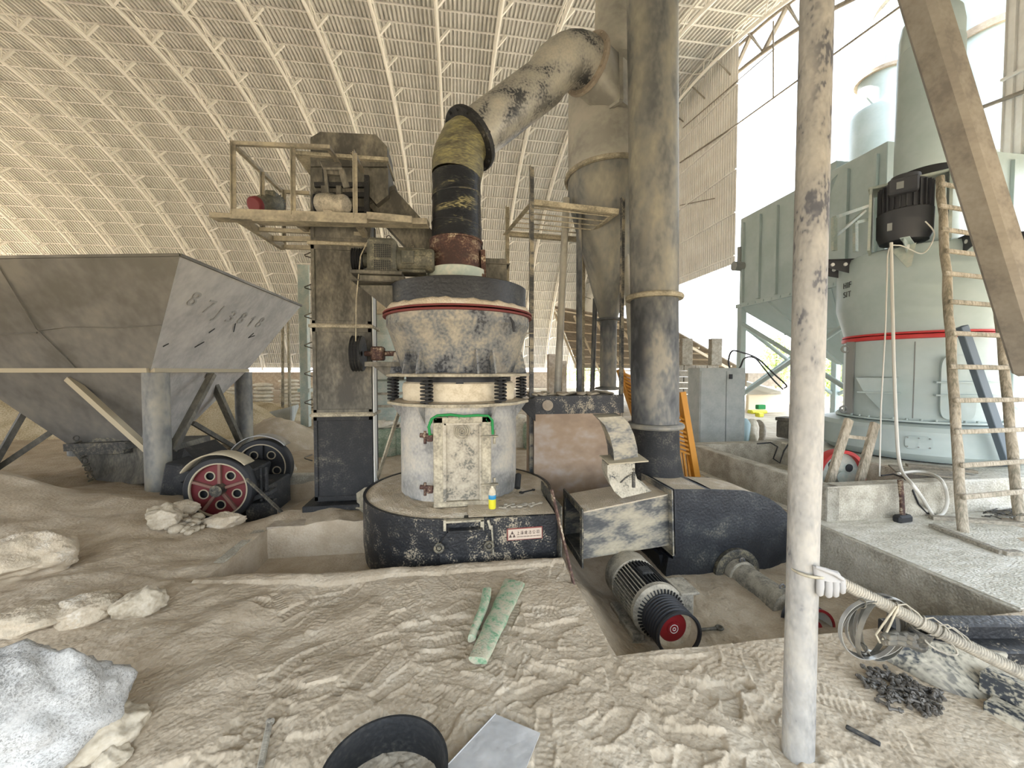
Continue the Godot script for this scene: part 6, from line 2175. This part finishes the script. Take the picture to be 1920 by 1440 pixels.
	b.tube([gr(1420, 832, .39), gr(1445, 830, .39), gr(1458, 838, .36), gr(1450, 860, .2), gr(1462, 868, .15), gr(1470, 845, .34), gr(1480, 830, .39)], .012, 6)
	single("welding_lead", b, M.rubber, "dark welding lead trailing over the far trench wall", "cable", gr(1450, 832, .38))
# ---------------------------------------------------------------- background
func heap(called: String, label: String, p: Vector3, r: Vector3, m: Material, sd: int):
	var n := FastNoiseLite.new(); n.seed = sd; n.frequency = .9; n.fractal_octaves = 5
	var b := B.new()
	var rings := []
	for i in 15:
		var s := i / 14.0
		var ring := []
		for k in 48:
			var a := TAU * k / 48
			var q := Vector3(sin(a) * r.x * s, 0, cos(a) * r.z * s)
			q.y = r.y * (pow(cos(minf(s, 1.0) * PI / 2), 1.15) + .16 * n.get_noise_2d(q.x * 2 + sd, q.z * 2) * (1 - s * s)) - .05 * s
			ring.append(p + q)
		rings.append(ring)
	b.loft(rings, false)
	single(called, b, m, label, "heap", p)
func make_background():
	heap("gravel_heap", "broad low heap of beige gravel beyond the hopper's left braces", at(-60, 830, 11.0) * Vector3(1, 0, 1), Vector3(5.0, 1.7, 3.4), M.gravel, 1)
	heap("gravel_heap", "long gravel heap behind the feeder, between the hopper posts", gr(385, 808), Vector3(2.2, 1.1, 1.6), M.gravel, 2)
	heap("powder_heap", "pale powder heap beyond the hopper, left of the elevator tower", gr(520, 838), Vector3(1.15, .6, .9), M.dust, 3)
	heap("gravel_heap", "brown gravel heap behind the grey steel skip", gr(480, 785), Vector3(2.6, .55, 1.5), M.gravel, 4)
	heap("dust_heap", "far dust bank against the low back wall at the left", Vector3(-28, 0, -30), Vector3(10, 3.0, 5), M.dust, 5)
	# steel skip
	var t := thing("skip", "grey steel skip edge showing behind the pale powder heap", "skip", gr(520, 800))
	var b := B.new()
	b.plate(at(480, 778, 12.5), at(548, 762, 12.0), at(548, 792, 12.0), at(476, 800, 12.5), .05)
	b.plate(at(548, 762, 12.0), at(560, 758, 13.5), at(560, 790, 13.5), at(548, 792, 12.0), .05)
	obj("panel", b, M.cabinet, t)
	b = B.new()
	for k in [[530, 560, 530, 768], [541, 600, 543, 768]]:
		b = B.new(); b.cyl(at(k[0], k[1], 13), at(k[2], k[3], 13), .05, 8); obj("pole", b, M.beige_steel, t)
	# bags in stacks by the back wall
	var bag := B.new()
	bag.rock(Vector3(0, .09, 0), Vector3(.42, .1, .27), 5, .06, 0, 2)
	var first := single("cement_bag", bag, M.bag_white, "off-white filled sack in the stacks along the back wall", "bag", Vector3.ZERO, "stacked sacks by the back wall")
	rng.seed = 3
	var n := 0
	for s in 6:
		var p := gr(502 + s * 15, 768)
		p = Vector3(-8.9 + s * .95, 0, -17.5 - .2 * s)
		for k in 6 + (s % 3):
			for d in 1:
				var xf := Transform3D(Basis(Vector3.UP, -.15 + rng.randf_range(-.12, .12)), p + Vector3(rng.randf_range(-.05, .05), k * .155, rng.randf_range(-.05, .05)))
				if n == 0: first.transform = xf
				else: copy_of(first, xf)
				n += 1
	# big bags between tower and mill, and behind the mill
	var k := 0
	for p in [[722, 852, 7.6, "bag_green", "dusty grey-green bulk bag behind the slanting bar, between tower and mill"], [768, 850, 7.7, "bag_green", "green bulk bag partly hidden by the mill column's left side"], [685, 850, 7.9, "bag_white", "pale bulk bag behind the elevator's right edge"], [1005, 838, 8.0, "bag_green", "bulk bag seen between mill column and plywood box"], [975, 835, 8.3, "bag_white", "pale sack half hidden behind the mill column's right side"]]:
		t = thing("bulk_bag", p[4], "bag", gr(p[0], p[1]))
		var c := gr(p[0], p[1])
		b = B.new()
		var rings := []
		for i in 9:
			var v := i / 8.0
			var ring := []
			for j in 24:
				var g := TAU * j / 24
				var e := Vector3(signf(cos(g)) * pow(absf(cos(g)), .6), 0, signf(sin(g)) * pow(absf(sin(g)), .6))
				ring.append(c + e * (.27 + .035 * sin(v * PI)) + Vector3(0, v * .52, 0))
			rings.append(ring)
		b.loft(rings, true, true)
		obj("body", b, M[p[3]], t)
		b = B.new()
		b.rock(c + Vector3(0, .55, 0), Vector3(.26, .1, .24), 900 + k, .5, 4, 3)
		obj("open_top", b, M.bag_white, t)
		k += 1
	# pale machine behind
	t = thing("old_mill", "pale dusty mill standing far behind, between elevator tower and grinding mill", "mill", gr(725, 815))
	var c := gr(722, 812)
	b = B.new(); b.lathe([[.75, 0], [.75, .5], [.62, .55], [.62, 1.35], [.8, 1.4], [.8, 1.9], [.5, 2.3], [.3, 2.5], [.3, 3.1]], c, 36); obj("body", b, M.mint_dusty, t)
	b = B.new()
	for y in [.75, 1.05, 1.42]: b.lathe([[.62, -.03], [.68, -.03], [.68, .03], [.62, .03]], c + Vector3(0, y, 0), 36)
	obj("band", b, M.motor_dusty, t)
	b = B.new(); b.tube([c + Vector3(0, 3.0, 0), c + Vector3(0, 3.6, 0), c + Vector3(.2, 4.0, 0)], [.28, .28, .26], 24); b.torus(c + Vector3(0, 3.05, 0), .3, .06, Basis(), 24, 8); obj("pipe", b, M.canvas, t)
	b = B.new()
	var pc := gr(574, 800)
	b.box(Vector3(pc.x, 1.6, pc.z), Vector3(.22, 3.2, .22), Basis(), .01)
	b.box(Vector3(pc.x, 1.05, pc.z), Vector3(.32, .1, .32)); b.box(Vector3(pc.x, 3.9, pc.z), Vector3(.3, 1.4, .05))
	single("steel_post", b, M.mint_dusty, "pale square steel post just left of the elevator tower, behind it", "post", pc)
	# far right back corner: timber piers, greenery, shed outside
	for p in [[1036, 745, 17.0, .6, 2.6], [1056, 745, 17.5, .3, 2.2]]:
		b = B.new(); var q := gr(p[0], p[1]); b.box(Vector3(q.x, p[4] / 2, q.z), Vector3(p[3], p[4], .5), Basis(), .02)
		single("block_pier", b, M.brown_sheet, "tan pier behind the plywood box, %s of the two" % ("wider" if p[3] > .5 else "narrower"), "pier", q)
	var shed := thing("open_shed", "open shed with timber-framed sheet roof and block wall, outside behind the riser pipe", "shed", at(1300, 770, 16))
	b = B.new()
	var e0 := at(1040, 575, 17.0); var e1 := at(1250, 612, 14.5); var e2 := at(1392, 692, 14.5); var e3 := at(1085, 690, 24.0)
	b.plate(e0, e1, e2, e3, .04)
	obj("roof_sheet", b, M.brown_sheet, shed)
	for i in 8:
		var u := i / 7.0
		b = B.new(); b.bar(e0.lerp(e3, u) - Vector3(0, .12, 0), e1.lerp(e2, u) - Vector3(0, .12, 0), .05, .06); obj("purlin", b, M.timber, shed)
	for i in 6:
		var u := i / 5.0
		b = B.new(); b.bar(e0.lerp(e1, u) - Vector3(0, .26, 0), e3.lerp(e2, u) - Vector3(0, .26, 0), .07, .09); obj("rafter", b, M.timber, shed)
	# its block wall, laid block by block
	var w0 := gr(1262, 790); var w1 := gr(1345, 793)
	w0 = at(1268, 780, 13.6); w1 = at(1352, 780, 13.6)
	var wd := (w1 - w0); wd.y = 0
	var wl := wd.length()
	var wn := wd.normalized()
	var bb := B.new()
	bb.box(Vector3.ZERO, Vector3(.385, .185, .18), Basis(), .01)
	var bm: MeshInstance3D = obj("block", bb, M.block, shed)
	var q2 := Basis(wn, Vector3.UP, wn.cross(Vector3.UP))
	rng.seed = 8
	for r in 9:
		for i in 4:
			var x := i * .4 + (.2 if r % 2 else 0.0)
			var p := Vector3(w0.x, .1 + r * .2, w0.z) + wn * x + q2.z * rng.randf_range(-.012, .012)
			var o: MeshInstance3D = bm if r == 0 and i == 0 else bm.duplicate()
			if o != bm:
				o.name = "block"
				shed.add_child(o, true)
			o.transform = Transform3D(q2, p - shed.position)
	for x in [.3, 1.3]:
		b = B.new(); b.box(Vector3(w0.x, 2.25, w0.z) + wn * x, Vector3(.36, .9, .25), q2, .01); obj("pier", b, M.block, shed)
	# greenery outside the back corner and behind the new mill
	var bushes := [[1068, 742, 44.0, 2.2, 4.5, "leafy green bush seen through the back opening, left one"], [1097, 742, 46.0, 2.0, 5.0, "leafy green bush in the middle of the back opening"], [1125, 742, 44.0, 2.1, 4.6, "leafy green bush beside the cyclone's discharge pipe"], [1565, 770, 21.0, 1.0, 2.6, "small bright green tree between post and new mill"], [1455, 690, 28.0, 1.0, 4.0, "green treetop behind the bag filter's legs"]]
	for s in bushes.size():
		var p: Array = bushes[s]
		var c0 := at(p[0], p[1], p[2]); c0.y = 0
		t = thing("bush", p[5], "bush", c0)
		b = B.new()
		rng.seed = 200 + s
		b.smooth()
		b.cyl(c0, c0 + Vector3(0, p[4] * .7, 0), .07, 8)
		obj("stem", b, M.wood, t)
		b = B.new()
		for i in 1500:
			var d := Vector3(rng.randfn(), rng.randfn(), rng.randfn()).normalized() * pow(rng.randf(), .4)
			var q := c0 + Vector3(d.x * p[3], p[4] * .55 + d.y * p[4] * .5, d.z * p[3])
			var u := Vector3(rng.randfn(), rng.randfn(), rng.randfn()).normalized() * .13
			var w := u.cross(Vector3(rng.randfn(), rng.randfn(), rng.randfn())).normalized() * .06
			b.quad(q - u, q + w, q + u, q - w)
		var fo := obj("foliage", b, M.leaf, t)
		fo.set_meta("kind", "stuff")
	# yard outside at the right
	t = thing("far_shed", "bright low shed with a pale sheet roof, far outside past the cabinet", "shed", gr(1436, 774))
	b = B.new()
	b.plate(at(1400, 716, 14.0), at(1464, 734, 14.0), at(1466, 741, 16.5), at(1400, 741, 16.5), .04)
	obj("roof", b, M.tarp, t)
	b = B.new(); b.box(at(1434, 757, 15.0), Vector3(1.5, .7, .15), Basis(), .02); obj("wall", b, M.timber, t)
	b = B.new(); b.box(at(1430, 712, 17.5), Vector3(1.6, .6, .2), Basis(), .01); obj("gable", b, M.brown_sheet, t)
	b = B.new(); b.box(at(1426, 763, 13.9), Vector3(.3, .16, .16), Basis(), .02)
	single("green_crate", b, M.green, "small dark green crate in front of the bright far shed", "crate", at(1426, 768, 13.9))
	b = B.new(); b.box(at(1420, 772, 13.0), Vector3(.6, .12, .25), Basis(), .04); b.box(at(1424, 778, 12.8), Vector3(.2, .14, .2), Basis(), .03)
	single("yellow_machine", b, M.yellow, "small bright yellow machine out in the yard, past the cabinet", "machine", at(1420, 784, 13.0))
	var places := [[1396, 832, "bluebag", "blue-white bulk bag just right of the grey cabinet's foot"], [1410, 832, "bag_white", "white bulk bag standing second right of the cabinet"], [1424, 829, "block", "grey concrete block stub by the filter leg"], [1300, 830, "bluebag", "pale blue bag left of the cabinet, by the block wall"]]
	for p in places:
		b = B.new()
		var q := gr(p[0], p[1])
		b.rock(q + Vector3(0, .26, 0), Vector3(.14 if p[2] != "block" else .1, .3, .14), 600 + int(p[0]), .15, 3, 2)
		single("yard_bag" if p[2] != "block" else "concrete_stub", b, M[p[2]], p[3], "bag" if p[2] != "block" else "block", q)
func _ready():
	var cam := Camera3D.new()
	cam.name = "camera"
	cam.fov = rad_to_deg(2 * atan(720.0 / F))
	cam.transform = Transform3D(cb, EYE)
	cam.near = .05; cam.far = 400
	add_child(cam)
	cam.current = true
	var env := Environment.new()
	env.background_mode = Environment.BG_SKY
	var sky := Sky.new()
	var sm := ProceduralSkyMaterial.new()
	sm.sky_top_color = Color(.80, .88, .97)
	sm.sky_horizon_color = Color(.97, .98, 1.0)
	sm.ground_bottom_color = Color(.55, .53, .49)
	sm.ground_horizon_color = Color(.9, .9, .88)
	sm.sky_curve = .3
	sm.sky_energy_multiplier = 1.4
	sky.sky_material = sm
	env.sky = sky
	env.ambient_light_source = Environment.AMBIENT_SOURCE_SKY
	env.tonemap_mode = Environment.TONE_MAPPER_LINEAR
	env.tonemap_exposure = 3.3
	env.sdfgi_enabled = true; env.ssao_enabled = true; env.ssil_enabled = true
	var we := WorldEnvironment.new()
	we.name = "environment"; we.environment = env
	add_child(we)
	var sun := DirectionalLight3D.new()
	sun.name = "sun"
	sun.light_color = Color(1.0, .975, .94); sun.light_energy = 5.0; sun.light_angular_distance = .6
	sun.shadow_enabled = true
	add_child(sun)
	sun.look_at_from_position(Vector3(-3.0, 8.5, -4.5), Vector3.ZERO)
	make_materials()
	make_ground()
	make_roof()
	make_walls()
	make_mill()
	make_ducts()
	make_elevator()
	make_hopper()
	make_crusher()
	make_fan()
	make_foreground()
	make_stones()
	make_new_mill()
	make_filter()
	make_right_side()
	make_background()
